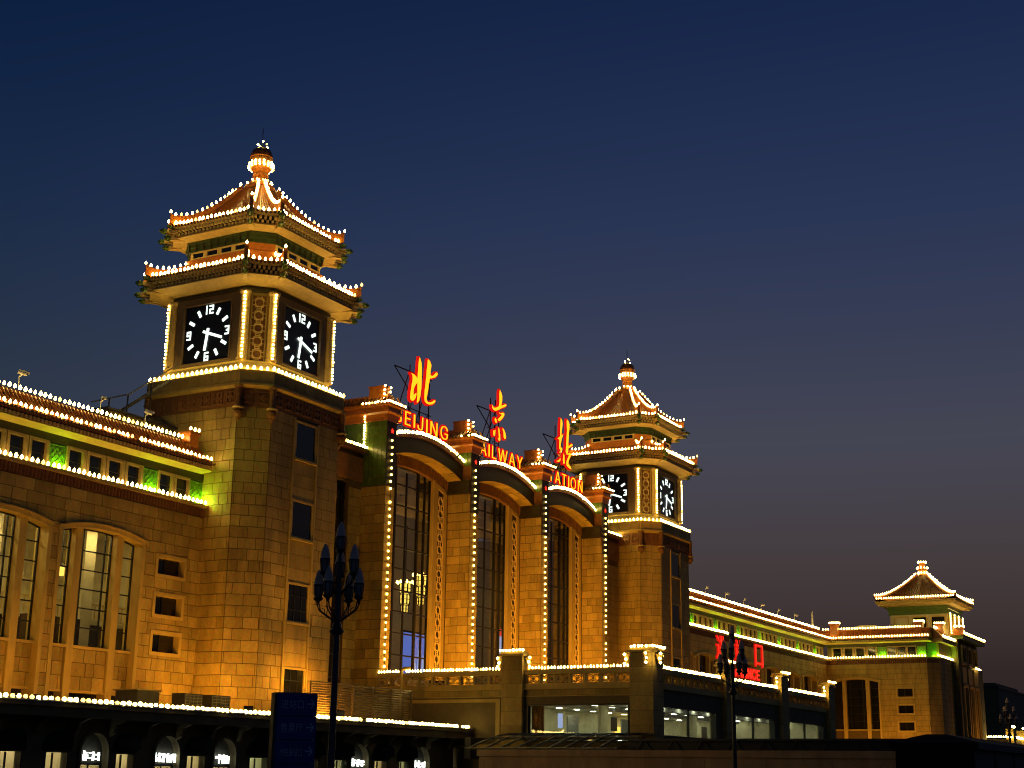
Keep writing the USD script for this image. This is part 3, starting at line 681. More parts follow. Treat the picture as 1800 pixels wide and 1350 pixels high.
# ------------------------------------------------------------------ central hall: three vaulted bays
hall = thing('station_hall', 'tall central hall with three arched bays between bulb-lined pilasters and the two clock towers', 'building')
PX = [78.95 + 11.08 * k for k in range(4)]; PW = .55; FY = 53.3; WY = 55.25
F3 = Fr((0, FY), (0, -1))
for i, x in enumerate(PX):
    pl = obj('pilaster', MB().box(x - PW, x + PW, FY, 56.2, 4.5, 20.1), 'mortar', hall)
    courses(Fr((x - PW, 0), (-1, 0)), sbox(-55.3 if i else -55.2, 4.5, -FY, 20.08), 5.0, 20.06, .62, .98, pl, -55.2, -FY, most=60)
    if i: courses(Fr((x - PW, 0), (-1, 0)), sbox(-55.2, 20, -FY, 21.44), 20.08, 21.44, .68, 1.15, pl, -55.2, -FY, t0=.022)
    courses(F3, sbox(x - PW, 4.5, x + PW, 20.08), 5.0, 20.06, .62, 3, pl, x - PW, x + PW, most=60)
    courses(Fr((x + PW, 0), (1, 0)), sbox(FY, 4.5, 55.2, 20.08), 5.0, 20.06, .62, .98, pl, FY, 55.2, singly=False)
    cp = obj('pilaster_head', MB().box(x - PW - .02, x + PW + .02, FY - .02, 56.4, 20.1, 24.5), 'orange_dark', hall)
    # glazed tiles on the head
    k = 0
    for (f, a0, a1, zlo) in ((Fr((x - PW - .02, 0), (-1, 0)), -55.35, -FY + .02, 20.1 if i == 0 else 23.5), (F3, x - PW - .02, x + PW + .02, 20.1)):
        z = zlo
        while z < 24.45:
            n = max(2, int((a1 - a0) / .34)); w = (a1 - a0) / n; h = min(.58, 24.5 - z)
            if h > .1:
                for j in range(n):
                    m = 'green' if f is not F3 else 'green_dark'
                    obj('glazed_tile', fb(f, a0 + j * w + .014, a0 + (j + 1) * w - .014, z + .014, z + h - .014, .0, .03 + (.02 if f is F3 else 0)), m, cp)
            z += .58
    cap = obj('tiled_cap', MB().box(x - PW - .1, x + PW + .1, FY - .1, 61, 24.5, 24.72), 'orange', hall)
    obj('cornice', MB().loft([[(x + sx * (PW + e), FY - e if sy < 0 else 61, z) for sx, sy in ((-1, -1), (1, -1), (1, 1), (-1, 1))] for e, z in ((.1, 24.72), (.14, 24.95), (.3, 25.05), (.3, 25.16), (.22, 25.2), (.22, 25.38), (.44, 25.48), (.46, 25.6))]), 'orange', cap)
    obj('cap_roof', MB().loft([[(x + sx * e, FY - .46 + g if sy < 0 else 61, z) for sx, sy in ((-1, -1), (1, -1), (1, 1), (-1, 1))] for e, g, z in ((1.02, 0, 25.6), (.7, .3, 25.78), (.38, .55, 26.02), (.24, .7, 26.2), (.24, .7, 26.42), (.0001, .8, 26.46))]), 'orange', cap)
    rb = MB()
    for j in range(26):
        y = FY - .2 + j * .3
        for sx in (-1, 1): rb.tube([(x + sx * .26, y, 26.2), (x + sx * .6, y, 25.9), (x + sx * 1.04, y, 25.62)], .07, 5)
    obj('tile_rows', rb, 'orange_dark', cap, kind='stuff')
    obj('ridge_block', MB().box(x - .3, x + .3, FY + .5, FY + 1.75, 26.2, 26.95).box(x - .36, x + .36, FY + .44, FY + 1.8, 26.95, 27.05), 'orange', cap)
    sg = i < 99
    string(hall, line((x, FY - .08, 8.3), (x, FY - .08, 23.2), .47), 'bulb_y', shape=BULB_ROUND, size=1.05, label='bulbs down the front of a pilaster')
    string(hall, line((x - 1.0, FY - .42, 25.72), (x + 1.0, FY - .42, 25.72), .25), shape=BULB_ROUND, label='bulbs along the cap of a pilaster')
    string(hall, line((x - 1.02, 55.0 if i == 0 else 53.9, 25.7), (x - 1.02, FY - .3, 25.7), .26), shape=BULB_ROUND, label='bulbs along the side of a pilaster cap')
    string(hall, line((x - .36, FY + .42, 26.1), (x - .36, FY + .42, 27.0), .28) + line((x + .36, FY + .42, 27.0), (x + .36, FY + .42, 26.1), .28), shape=BULB_ROUND, label='bulbs up the ridge block')
    string(hall, line((x - PW - .12, 55.05, 22.75), (x - PW - .12, 55.05, 25.3), .2), shape=BULB_ROUND, size=.9, label='bulbs up the side of a pilaster head')
    st = Polygon([(x + .2 * (1 if k % 2 == 0 else .42) * math.sin(k * math.pi / 5), 23.85 + .2 * (1 if k % 2 == 0 else .42) * math.cos(k * math.pi / 5)) for k in range(10)])
    obj('red_star', MB().poly(F3, st, .06, .1), 'neon_red', hall)
AFY = 54.0; FA4 = Fr((0, AFY), (0, -1))
BAY = [(PX[k] + PX[k + 1]) / 2 for k in range(3)]; BW = 11.08 - 2 * PW
def segarch(c, w, zs, rise, z0):
    return arch(c, w, z0, zs, rise, 22)
for k, c in enumerate(BAY):
    outer, inner = segarch(c, BW, 23.65, .93, 20), segarch(c, BW - .3, 22.4, .9, 19)
    band = outer.difference(inner)
    fa = obj('arch_fascia', MB().poly(FA4, band.intersection(sbox(c - BW / 2 + .01, 22.4, c + BW / 2 - .01, 30)), -.3, .0), 'green_dark', hall)
    obj('fascia_ribs', MB().poly(FA4, outer.difference(segarch(c, BW, 23.47, .93, 19)), .0, .12), 'orange_dark', fa)
    # vault soffit of stone slabs
    n = 9; R = lambda x: archz(x, c, BW - .3, 22.4, .9)
    xs = np.linspace(c - BW / 2 + .16, c + BW / 2 - .16, n + 1)
    so = obj('vault', MB().poly(Fr((0, WY + .2), (0, -1)), outer.difference(segarch(c, BW - .3, 22.46, .9, 19)).intersection(sbox(c - BW / 2 + .01, 22.4, c + BW / 2 - .01, 30)), -8, WY + .2 - AFY - .31), 'trim', hall)
    for j in range(n):
        for y0, y1 in ((AFY + .01, AFY + .61), (AFY + .63, WY)):
            a, b = xs[j] + .012, xs[j + 1] - .012
            m_x = (a + b) / 2
            v = [(x, y, R(x) + dz) for dz in (0.0, .05) for x, y in ((a, y0), (b, y0), (b, y1), (a, y1))]
            obj('soffit_slab', MB().add(v, BOXF), stonem(), so)
    for sx in (-1, 1):
        e = c + sx * (BW / 2 - .1)
        obj('springer', MB().box(e - .12, e + .12, FY + .01, WY, 21.45, 22.4), 'green_dark', hall)
    # fluted band over the glass
    f5 = Fr((0, WY - .02), (0, -1))
    bp = segarch(c, BW - .2, 22.4, .9, 19).difference(segarch(c, BW - .2, 21.6, .92, 18)).intersection(sbox(c - BW / 2 + .12, 21.55, c + BW / 2 - .12, 30))
    bd = obj('fluted_band', MB().poly(f5, bp, -.3, 0), 'terra', hall)
    fl = MB(); x = c - BW / 2 + .3
    while x < c + BW / 2 - .2:
        z0 = archz(x, c, BW - .2, 21.6, .92)
        fl.tube([f5(x, z0 + .04, .02), f5(x, z0 + .6, .06), f5(x, z0 + .72, .1)], .075, 6); x += .27
    obj('flutes', fl, 'terra', bd, kind='stuff')
    # window: glazing between pierced stone screens
    gx = 3.05; f6 = Fr((0, WY + .35), (0, -1)); f4 = Fr((0, WY), (0, -1))
    head = segarch(c, BW - .2, 21.65, .92, 7)
    gl = head.intersection(sbox(c - gx, 8.0, c + gx, 30))
    w = obj('hall_window', MB().poly(f4, sbox(c - gx - .12, 8, c + gx + .12, 30).intersection(head).difference(gl), -.4, .05), 'trim', hall)
    cols = [-gx, -2.35, -1.45, 1.45, 2.35, gx]; rows = [8.0 + 1.47 * r for r in range(11)]
    for a, b in zip(cols[:-1], cols[1:]):
        obj('pane', MB().poly(f6, gl.intersection(sbox(c + a, 8, c + b, 30)), -.02, .0), 'pane', w)
    br = MB()
    for a in cols: br.fbox(f6, c + a - (.09 if abs(a) < 2 else .04), c + a + (.09 if abs(a) < 2 else .04), 8, archz(c + a, c, BW - .2, 21.65, .92), -.06, .1)
    for z in rows: br.fbox(f6, c - gx, c + gx, z - .045, z + .045, -.05, .08)
    br.fbox(f6, c - .05, c + .05, 8, 22.2, -.05, .06)
    obj('window_bars', br, 'frame', w)
    for sx in (-1, 1):
        a0, a1 = sorted((c + sx * (gx + .12), c + sx * (BW / 2)))
        pp = sbox(a0, 8, a1, 30).intersection(head)
        mid = (a0 + a1) / 2 + .02
        sl = obj('side_panel', MB().poly(f4, pp, -.3, -.1), 'wood', hall)
        obj('panel_border', MB().poly(f4, pp.difference(sbox(mid - .42, 8.2, mid + .42, 30).intersection(head.buffer(-.32))), -.1, .02), 'trim', sl)
        obj('pierced_screen', lattice(f4, mid, .82, 8.2, 21.2, .84, -.08), 'rafter', sl)
    n = 46
    q = [c - BW / 2 + .1 + (BW - .2) * j / n for j in range(n + 1)]
    string(hall, [(x, AFY - .16, archz(x, c, BW, 23.65, .93) + .06) for x in q], label='bulbs along the crown of an arch')
    obj('vault_roof', MB().poly(Fr((0, WY), (0, -1)), segarch(c, BW, 23.6, 1.0, 22).difference(segarch(c, BW - .3, 23.5, .9, 21)), -9, 1.2), 'greyroof', hall)
# recessed links to the towers
F2 = Fr((0, 55.2), (0, -1))
for sx, lbl in ((1, None), (-1, None)):
    mx = lambda x: x if sx > 0 else 2 * 95.57 - x
    def bx(x0, x1): return tuple(sorted((mx(x0), mx(x1))))
    a, b = bx(70.5, 78.4)
    lk = obj('link_wall', MB().poly(F2, sbox(a, 4.5, b, 22.4).difference(sbox(*[bx(75.65, 76.95)[0], 7.0, bx(75.65, 76.95)[1], 20.2])), -.4, 0), 'mortar', hall)
    a2, b2 = bx(76.97, 78.38); courses(F2, sbox(a2, 5, b2, 19.9), 5, 19.9, .62, 1.0, lk, a2, b2, most=60)
    a2, b2 = bx(71, 75.6); courses(F2, sbox(a2, 5, b2, 19.9), 5, 19.9, .62, 1.0, lk, a2, b2, singly=False)
    a2, b2 = bx(75.65, 76.95)
    sw = obj('slit_window', fb(F2, a2, b2, 7, 20.2, -.34, -.32), 'pane_dark', hall)
    bm = MB()
    for z in np.arange(7.5, 20, 1.45): bm.fbox(F2, a2, b2, z - .04, z + .04, -.32, -.24)
    for x in (a2 + .12, (a2 + b2) / 2 + .3): bm.fbox(F2, x - .04, x + .04, 7, 20.2, -.32, -.24)
    obj('window_bars', bm, 'frame', sw)
    obj('link_frieze', fb(F2, a, b, 20.4, 22.0, 0, .14), 'terra', lk)
    obj('link_ledge', fb(F2, a, b, 22.36, 22.58, -.4, .5), 'orange_dark', lk)
    a2, b2 = bx(71.8, 78.3)
    string(hall, line(F2(a2, 22.66, .4), F2(b2, 22.66, .4), .22), size=.8, label='bulbs along the ledge beside the clock tower')
    sd = obj('side_wall', MB().box(*bx(78.42, 78.9), 56.3, 64, 5, 24.5), 'mortar', hall)
    if sx > 0:
        f = Fr((78.4, 0), (-1, 0))
        z = 22.6
        while z < 24.4:
            for j in range(18): obj('glazed_tile', fb(f, -61.5 + j * .34 + .008, -61.5 + (j + 1) * .34 - .008, z + .008, min(z + .57, 24.48), .0, .03), 'green', sd)
            z += .58
# inside the hall: a tall dim room
ins = obj('hall_room', MB().box(78.6, 112.4, 66, 66.3, 4.5, 23).box(78.5, 78.7, 56, 66, 4.5, 22).box(112.3, 112.5, 56, 66, 4.5, 22), 'grey', hall)
obj('floor', MB().box(78.6, 112.4, 55.7, 66, 7.4, 7.6), 'floor', ins)
obj('ceiling', MB().box(78.6, 112.4, 56.2, 66, 22.6, 22.8), 'grey', ins)
for y in (58, 60.5, 63):
    obj('ceiling_beam', MB().box(78.7, 112.3, y - .3, y + .3, 21.5, 22.6), 'plaster', ins)
for x in (86, 97, 108):
    l = obj('ceiling_lamp', MB().box(x - 1.2, x + 1.2, 60, 60.3, 18.3, 18.4), 'white', ins)
    obj('diffuser', MB().box(x - 1.15, x + 1.15, 60.02, 60.28, 18.26, 18.3), 'warmlamp', l)
def chandelier(x, y, z, label):
    t = thing('chandelier', label, 'chandelier', (x, y, z), 'chandeliers inside the station hall')
    obj('rod', MB().tube([(0, 0, 1.7), (0, 0, 6.0)], .04, 5), 'frame', t)
    for k, (r, a, b) in enumerate(((.40, 1.0, 1.7), (.34, .2, .9), (.25, -.45, .1))):
        p = obj('glass_tier', MB().loft([[(r * s * math.cos(q), r * s * math.sin(q), h) for q in np.arange(6) * math.pi / 3] for s, h in ((.8, a), (1, a + .15), (1, b - .15), (.9, b))]), 'chandelier', t)
        bars = MB()
        for q in np.arange(6) * math.pi / 3: bars.tube([(r * 1.02 * math.cos(q), r * 1.02 * math.sin(q), a), (r * 1.02 * math.cos(q), r * 1.02 * math.sin(q), b)], .05, 4)
        for h in (a, (a + b) / 2, b): bars.tube([(r * 1.03 * math.cos(q), r * 1.03 * math.sin(q), h) for q in np.linspace(0, 2 * math.pi, 7)], .03, 4)
        obj('tier_frame', bars, 'frame', p)
    for k in range(8):
        q = k * math.pi / 4
        obj('candle_lamp', MB().lathe([(0, -.1), (.1, 0), (.06, .14), (0, .2)], (.62 * math.cos(q), .62 * math.sin(q), 1.75), 7), 'bulb_y', t)
    return t
chandelier(89.9, 59.0, 13.5, 'lit yellow lantern chandelier inside the first arched window, hanging lower and further left')
chandelier(92.05, 59.0, 14.3, 'lit yellow lantern chandelier inside the first arched window, hanging closer to its pierced screen')
sc = thing('wall_screen', 'large lit blue picture screen inside the hall behind the first arched window', 'screen')
obj('screen_panel', MB().box(91.3, 96.1, 60.0, 60.1, 8.8, 11.85), 'screen', sc)
fS = Fr((0, 59.99), (0, -1))
mb = MB()
for x0, z0, h in ((93.6, 8.85, 2.2), (94.2, 8.85, 1.5), (93.0, 8.85, 1.2), (94.9, 8.85, 1.8)):
    mb.poly(fS, Polygon([(x0 - .25, z0), (x0 + .3, z0), (x0 + .22, z0 + h * .6), (x0, z0 + h), (x0 - .15, z0 + h * .7)]), 0, .01)
obj('pale_picture', mb, 'screen2', sc)
obj('screen_frame', MB().poly(fS, sbox(91.15, 8.65, 96.25, 12.0).difference(sbox(91.3, 8.8, 96.1, 11.85)), -.1, .05), 'frame', sc)
s2 = thing('light_banner', 'narrow lit red and white upright banner inside the second arched window', 'banner')
obj('panel', MB().box(104.1, 104.6, 59, 59.05, 9.6, 13.2), 'redscreen', s2)
obj('white_field', MB().box(104.12, 104.58, 58.97, 59.0, 11.2, 12.6), 'screen2', s2)

# ------------------------------------------------------------------ entrance block in front of the hall
blk = thing('entrance_block', 'low stone entrance block with a bulb-lined balustrade, in front of the central hall', 'building')
BX0, BX1, BY0, BY1, BZ = 78.25, 113.3, 34.4, 53.2, 6.75
fL, fFt = Fr((BX0, 0), (-1, 0)), Fr((0, BY0), (0, -1))
def holed(outer, hs):
    for h in hs: outer = outer.difference(h)
    return outer
winL = sbox(-42.35, 3.95, -35.65, 5.76)
obj('left_wall', MB().poly(fL, holed(sbox(-BY1, 0, -BY0, BZ), [winL]), -.4, 0), 'render', blk)
wins = [(80.2, 88.7), (92.0, 99.9), (103.0, 111.1)]
obj('front_wall', MB().poly(fFt, holed(sbox(BX0, 0, BX1, BZ), [sbox(a, 3.95, b, 5.72) for a, b in wins]), -.4, 0), 'render', blk)
obj('roof_deck', MB().box(BX0 + .01, BX1, BY0 + .01, 55.1, 6.5, 6.74), 'render', blk)
obj('cornice', fb(fL, -BY1, -BY0, 6.62, 6.74, 0, .14), 'trim', blk)
obj('cornice', fb(fFt, BX0, BX1, 6.62, 6.74, 0, .14), 'trim', blk)
obj('string_course', fb(fL, -BY1, -BY0, 6.2, 6.26, 0, .05), 'trim', blk)
for a in np.arange(-43.9 + 1.55, -35.5, 1.13):
    obj('stone_panel', fb(fL, a + .012, min(a + 1.12, -35.5), 6.28, 6.6, 0, .03), stonem(), blk)
for a in np.arange(-51.1, -44.1, 1.4):
    obj('stone_panel', fb(fL, a + .012, min(a + 1.39, -43.95), 6.28, 6.6, 0, .03), stonem(), blk)
obj('sunk_panel_frame', MB().poly(fL, sbox(-51.1, 3.2, -44.2, 6.1).difference(sbox(-50.8, 3.4, -44.5, 5.9)), 0, .06), 'trim', blk)
def pier(f, a0, a1, label=None, depth=.32):
    p = obj('pier', fb(f, a0, a1, 0, 8.62, -.3, depth), 'render', blk, label=label)
    for z in np.arange(.4, 8.4, .82): obj('stone_course', fb(f, a0 - .01, a1 + .01, z + .012, min(z + .81, 8.6), -.28, depth + .03), stonem(), p)
    obj('pier_cap', MB().fbox(f, a0 - .14, a1 + .14, 8.62, 8.74, -.42, depth + .16).fbox(f, a0 - .06, a1 + .06, 8.74, 8.9, -.36, depth + .08), 'trim', p)
    string(blk, line(f(a0 - .1, 8.96, depth + .1), f(a1 + .1, 8.96, depth + .1), .24), shape=BULB_ROUND, label='bulbs on a pier cap')
    for e, sg in ((a0, -1), (a1, 1)):
        vol = [f(e + sg * (.12 + .22 * (1 - q)) + 0, 7.95 + .55 * q, 0) for q in np.linspace(0, 1, 5)]
        obj('scroll', MB().tube([f(e + sg * (.34 - .1 * math.cos(q) * (1 if q < 3 else .6)), 8.3 + .26 * math.sin(q), .0) for q in np.linspace(-1.6, 3.8, 11)], .09, 6).tube(vol, .1, 6), 'trim', p)
        string(blk, [f(e + sg * .42, 8.0, .12), f(e + sg * .34, 8.25, .12), f(e + sg * .42, 8.52, .12)], shape=BULB_ROUND, label='bulbs on a pier scroll', cable=False)
pier(fL, -43.95, -42.55)
pier(fL, -35.45, -34.0)
pier(fFt, 78.0, 79.55)
for a in (89.75, 100.7, 111.85): pier(fFt, a, a + 1.45)
def balustrade(f, a0, a1):
    obj('plinth_rail', fb(f, a0, a1, 6.74, 6.98, -.3, .1), 'trim', blk)
    obj('hand_rail', fb(f, a0, a1, 7.5, 7.76, -.34, .14), 'trim', blk)
    n = max(2, int(round((a1 - a0) / .98))); u = (a1 - a0) / n
    for k in range(n):
        c = a0 + (k + .5) * u
        obj('baluster_post', fb(f, a0 + k * u - .07, a0 + k * u + .07, 6.98, 7.5, -.25, .05), 'trim', blk)
        mb = MB(); r = .2
        for cx in (-.18, .18): mb.tube([f(c + cx + r * math.cos(q), 7.24 + r * math.sin(q), -.1) for q in np.linspace(0, 2 * math.pi, 11)], .035, 5)
        mb.tube([f(c - u / 2 + .08, 7.0, -.1), f(c, 7.24, -.1), f(c + u / 2 - .08, 7.48, -.1)], .03, 4).tube([f(c - u / 2 + .08, 7.48, -.1), f(c, 7.24, -.1), f(c + u / 2 - .08, 7.0, -.1)], .03, 4)
        obj('baluster_panel', mb, 'trim', blk)
balustrade(fL, -53.2, -44.0); balustrade(fL, -42.5, -35.5)
for a, b in ((79.6, 89.7), (91.25, 100.65), (102.2, 111.8)): balustrade(fFt, a, b)
string(blk, line(fL(-53.1, 7.82, .06), fL(-51.6, 7.82, .06), .215), size=.72, label='short run of bulbs beside the downpipe')
string(blk, line(fL(-51.0, 7.82, .06), fL(-44.3, 7.82, .06), .215), size=.72, label='bulbs along the side balustrade')
string(blk, line(fL(-42.2, 7.82, .06), fL(-35.7, 7.82, .06), .215), size=.72, label='bulbs along the side balustrade')
for a, b in ((79.9, 89.5), (91.5, 100.5), (102.4, 111.6)): string(blk, line(fFt(a, 7.82, .06), fFt(b, 7.82, .06), .3), singly=False, size=.8, label='bulbs along the front balustrade')
dp = obj('downpipe', MB().tube([fL(-51.3, 4.5, .2), fL(-51.3, 7.9, .2), fL(-51.2, 8.05, .1), fL(-50.8, 8.08, -.1)], .12, 8), 'trim', blk)
def shop_window(f, a, b, z0, z1, n, lab=None):
    w = obj('wide_window', MB().poly(f, sbox(a, z0, b, z1).difference(sbox(a + .08, z0 + .06, b - .08, z1 - .1)), -.3, .04), 'frame', blk)
    for k in range(n):
        x0 = a + .08 + (b - a - .16) * k / n; x1 = a + .08 + (b - a - .16) * (k + 1) / n
        obj('pane', fb(f, x0 + .01, x1 - .01, z0 + .06, z1 - .1, -.22, -.2), 'pane', w)
        if k: obj('mullion', fb(f, x0 - .05, x0 + .05, z0 + .06, z1 - .1, -.24, -.1), 'frame', w)
shop_window(fL, -42.35, -35.65, 3.95, 5.76, 1)
for a, b in wins: shop_window(fFt, a, b, 3.95, 5.72, 2)
ro = obj('waiting_room', MB().box(78.7, 113, 46.8, 47.0, 2.6, 6.3).box(112.8, 113.0, 35, 46.8, 2.6, 6.3), 'plaster', blk)
obj('ceiling', MB().box(78.66, 113, 34.85, 46.8, 6.05, 6.2), 'white', ro)
obj('floor', MB().box(78.66, 113, 34.85, 46.8, 2.9, 3.0), 'floor', ro)
for x in (86.0, 93.5, 101, 108): obj('column', MB().lathe([(.35, 3.0), (.35, 6.05)], (x, 41, 0), 12), 'plaster', ro)
for i in range(13):
    for j in range(6):
        c = (80.0 + i * 2.6 + (j % 2) * .9, 35.8 + j * 1.95, 6.03)
        obj('downlight', MB().lathe([(.0, 0), (.19, 0), (.19, .02), (0, .02)], c, 10), 'coolamp', ro)
obj('counter', MB().box(80, 84, 44, 45, 3.0, 4.1).box(96, 100, 44, 45, 3, 4.2), 'wood', ro)
for k, (x, w_, m_) in enumerate(((79.6, .9, 'terra'), (84.5, .5, 'screen2'), (87.5, 1.6, 'grey'), (90.5, .8, 'wood'), (94.0, 1.4, 'grey'), (97.2, .6, 'wood'), (104.5, 1.2, 'grey'), (109.0, .9, 'wood'))):
    obj('hanging_panel', MB().box(x, x + w_, 42.5 + (k % 3) * .9, 42.6 + (k % 3) * .9, 4.3 + (k % 2) * .3, 5.5), m_, ro)
obj('curtain', MB().loft([[(78.75 + .05 * (j % 2), 42.3 - j * .1, z) for j in range(9)] + [(78.85 + .05 * (j % 2), 42.3 - j * .1, z) for j in range(8, -1, -1)] for z in (3.0, 6.0)]), 'terra', ro)
obj('ceiling_duct', MB().box(80, 112, 38.0, 38.5, 5.75, 6.0).box(80, 112, 41.5, 41.8, 5.8, 6.0), 'grey', ro)
obj('menu_board', MB().box(100, 103.5, 46.5, 46.7, 4.3, 5.2), 'chandelier', ro)

# ------------------------------------------------------------------ shop arcade with terrace roof, at lower left
arc = thing('shop_arcade', 'dark row of arched shopfronts under a bulb-lined terrace roof, at lower left', 'building')
AY = 47.3; fA = Fr((0, AY), (0, -1)); AX0, AX1 = 30.0, 78.0
doors = [(42.6, 43.9), (45.15, 46.45), (49.25, 50.45), (53.9, 55.25), (58.5, 60.0), (62.9, 64.3), (65.6, 66.9), (69.45, 70.8), (71.95, 73.15)]
niches = [(47.95, 47.4, 48.45), (52.55, 51.85, 53.3), (56.6, 56.1, 57.15), (68.0, 67.4, 68.7), (74.35, 73.75, 75.0)]
ops = [sbox(a, 0, b, 2.36) for a, b in doors]
nps = [arch(c, 1.62, 0, 2.45, .72) for c, a, b in niches]
obj('wall', MB().poly(fA, holed(sbox(AX0, 0, AX1, 3.95), ops + nps), -.4, 0), 'render', arc)
obj('terrace_roof', MB().box(AX0, AX1, 46.2, 54.45, 3.95, 4.32), 'render', arc)
obj('fascia_moulding', MB().box(AX0, AX1, 46.1, 46.2, 3.72, 4.12).box(AX0, AX1, 45.98, 46.2, 4.12, 4.3), 'render', arc)
obj('gutter', MB().box(AX0, AX1, 45.96, 46.1, 4.304, 4.36), 'white', arc)
string(arc, line((36.4, 46.02, 4.42), (77.6, 46.02, 4.42), .345), shape=BULB_ROUND, size=1.25, label='long row of bulbs along the terrace edge')
for x in np.arange(40.05, 77, 2.17):
    obj('bracket', MB().loft([[(x + sx * .1, y, z) for sx in (-1, 1) for y in ((y0, 47.28) if sx < 0 else (47.28, y0))] for y0, z in ((47.2, 3.0), (46.95, 3.15), (46.75, 3.55), (46.35, 3.7), (46.3, 3.95))]), 'render', arc)
for (a, b) in doors:
    c = (a + b) / 2; w = b - a
    d = obj('shop_door', MB().poly(fA, sbox(a, 0, b, 2.36).difference(sbox(a + .06, 0, b - .06, 2.3)), -.3, .03), 'frame', arc)
    for k in range(2):
        x0 = a + .07 + k * (w - .14) / 2
        obj('pane', fb(fA, x0 + .02, x0 + (w - .14) / 2 - .02, .05, 2.28, -.25, -.235), 'pane', d)
    obj('door_stile', fb(fA, c - .035, c + .035, .05, 2.28, -.26, -.2), 'frame', d)
    aw = MB(); n = 10; R = w / 2 + .22
    rings = [[(c + R * math.cos(q) * s, AY - .95 * (1 - s ** 2) ** .5 * math.sin(q) if s < 1 else AY, 2.36 + .86 * math.sin(q) * (1 - (1 - s) ** 2) ** .5) for q in np.linspace(0, math.pi, n + 1)] for s in (1.0, .92, .75, .5, .25, .02)]
    v = np.array(rings).reshape(-1, 3)
    aw.add(v, [(i * (n + 1) + j, i * (n + 1) + j + 1, (i + 1) * (n + 1) + j + 1, (i + 1) * (n + 1) + j) for i in range(5) for j in range(n)])
    obj('dome_awning', aw, 'fabric', arc)
obj('string_moulding', fb(fA, AX0, AX1, 3.3, 3.36, 0, .06), 'render', arc)
for (c, a, b), np_ in zip(niches, nps):
    ni = obj('niche', MB().poly(fA, np_.buffer(.14, join_style=2).difference(np_).intersection(sbox(c - 2, 0, c + 2, 4)), 0, .1), 'render', arc)
    obj('back_panel', MB().poly(fA, np_.intersection(sbox(c - 2, 1.9, c + 2, 4)), -.36, -.3), 'nichewall', ni)
    obj('shop_glass', MB().poly(fA, sbox(c - .75, 0, c + .75, 1.86), -.3, -.285), 'pane', ni)
    obj('glass_frame', MB().poly(fA, sbox(c - .8, 0, c + .8, 1.92).difference(sbox(c - .7, 0, c + .7, 1.82)).union(sbox(c - .03, 0, c + .03, 1.9)), -.32, -.26), 'frame', ni)
ir = obj('shop_room', MB().box(AX0, AX1, 52, 52.2, 0, 3.9), 'plaster', arc)
obj('ceiling', MB().box(AX0, AX1, 47.75, 52, 3.3, 3.4), 'white', ir)
obj('floor', MB().box(AX0, AX1, 47.3, 52, .004, .05), 'floor', ir)
for x in np.arange(38.5, 77.5, 2.2):
    wd = x > 55 and (int(x * 10) % 3)
    obj('partition', MB().box(x - .04, x + .04, 47.9, 52, .05, 3.3), 'plaster', ir)
    l = obj('ceiling_lamp', MB().box(x + .7, x + 1.5, 49, 49.8, 3.24, 3.3), 'white', ir)
    obj('diffuser', MB().box(x + .75, x + 1.45, 49.05, 49.75, 3.22, 3.24), 'coolamp' if wd else 'shopwarm', l)
for x in np.arange(39, 77, 1.55):
    obj('shelf_goods', MB().box(x, x + .9, 51.2, 51.8, .05, RNG.uniform(1.2, 2.2)), RNG.choice(['wood', 'orange', 'white', 'grey', 'blue', 'bronze']), ir)
# lit shop names: strokes too blurred to read, kept as strokes
for i, ((c, a, b), lab) in enumerate(zip(niches, ('three glowing white characters, first lit shop sign from the left', 'widest glowing white shop sign, second from the left', 'glowing white shop sign just left of the blue direction board', 'glowing white shop sign just right of the nearest lamp post', 'glowing white shop sign furthest right, near the end of the arcade'))):
    s = thing('shop_sign', lab, 'sign', None, 'lit shop signs in the arcade niches')
    n = 6 if i == 1 else 3; r2 = random.Random(i + 3); w = (b - a) / n
    for k in range(n):
        x0 = a + k * w + .03; ch = []
        for _ in range(3): z = 2.0 + r2.uniform(.0, .36); ch.append(sbox(x0 + .02, z, x0 + w * .86, z + .055))
        for _ in range(2): x = x0 + r2.uniform(.03, w * .75); ch.append(sbox(x, 2.0, x + .055, 2.42 - r2.uniform(0, .1)))
        obj('stroke_cluster', MB().poly(fA, unary_union(ch), -.14, -.08), 'shoplamp', s)
    obj('back_rail', fb(fA, a, b, 2.1, 2.16, -.2, -.15), 'frame', s)
    obj('bracket', fb(fA, c - .03, c + .03, 2.05, 2.3, -.3, -.2), 'frame', s)
ex = thing('exit_sign', 'small dark sign box with faint characters at the right end of the arcade', 'sign')
fE = Fr((0, 44.5), (0, -1))
obj('box', MB().box(75.3, 78.0, 44.5, 44.9, 2.55, 3.75), 'dark', ex)
for k, g in enumerate(glyphs('出口', .28)): obj('character', MB().poly(fE, affinity.translate(g, 76.7, 3.12), 0, .012), 'signtext', ex)
gg = MB().tube([fE(76.2 + .16 * math.cos(q), 3.26 + .16 * math.sin(q), .01) for q in np.linspace(.3, 5.6, 12)], .03, 5)
obj('round_emblem', gg, 'signtext', ex)
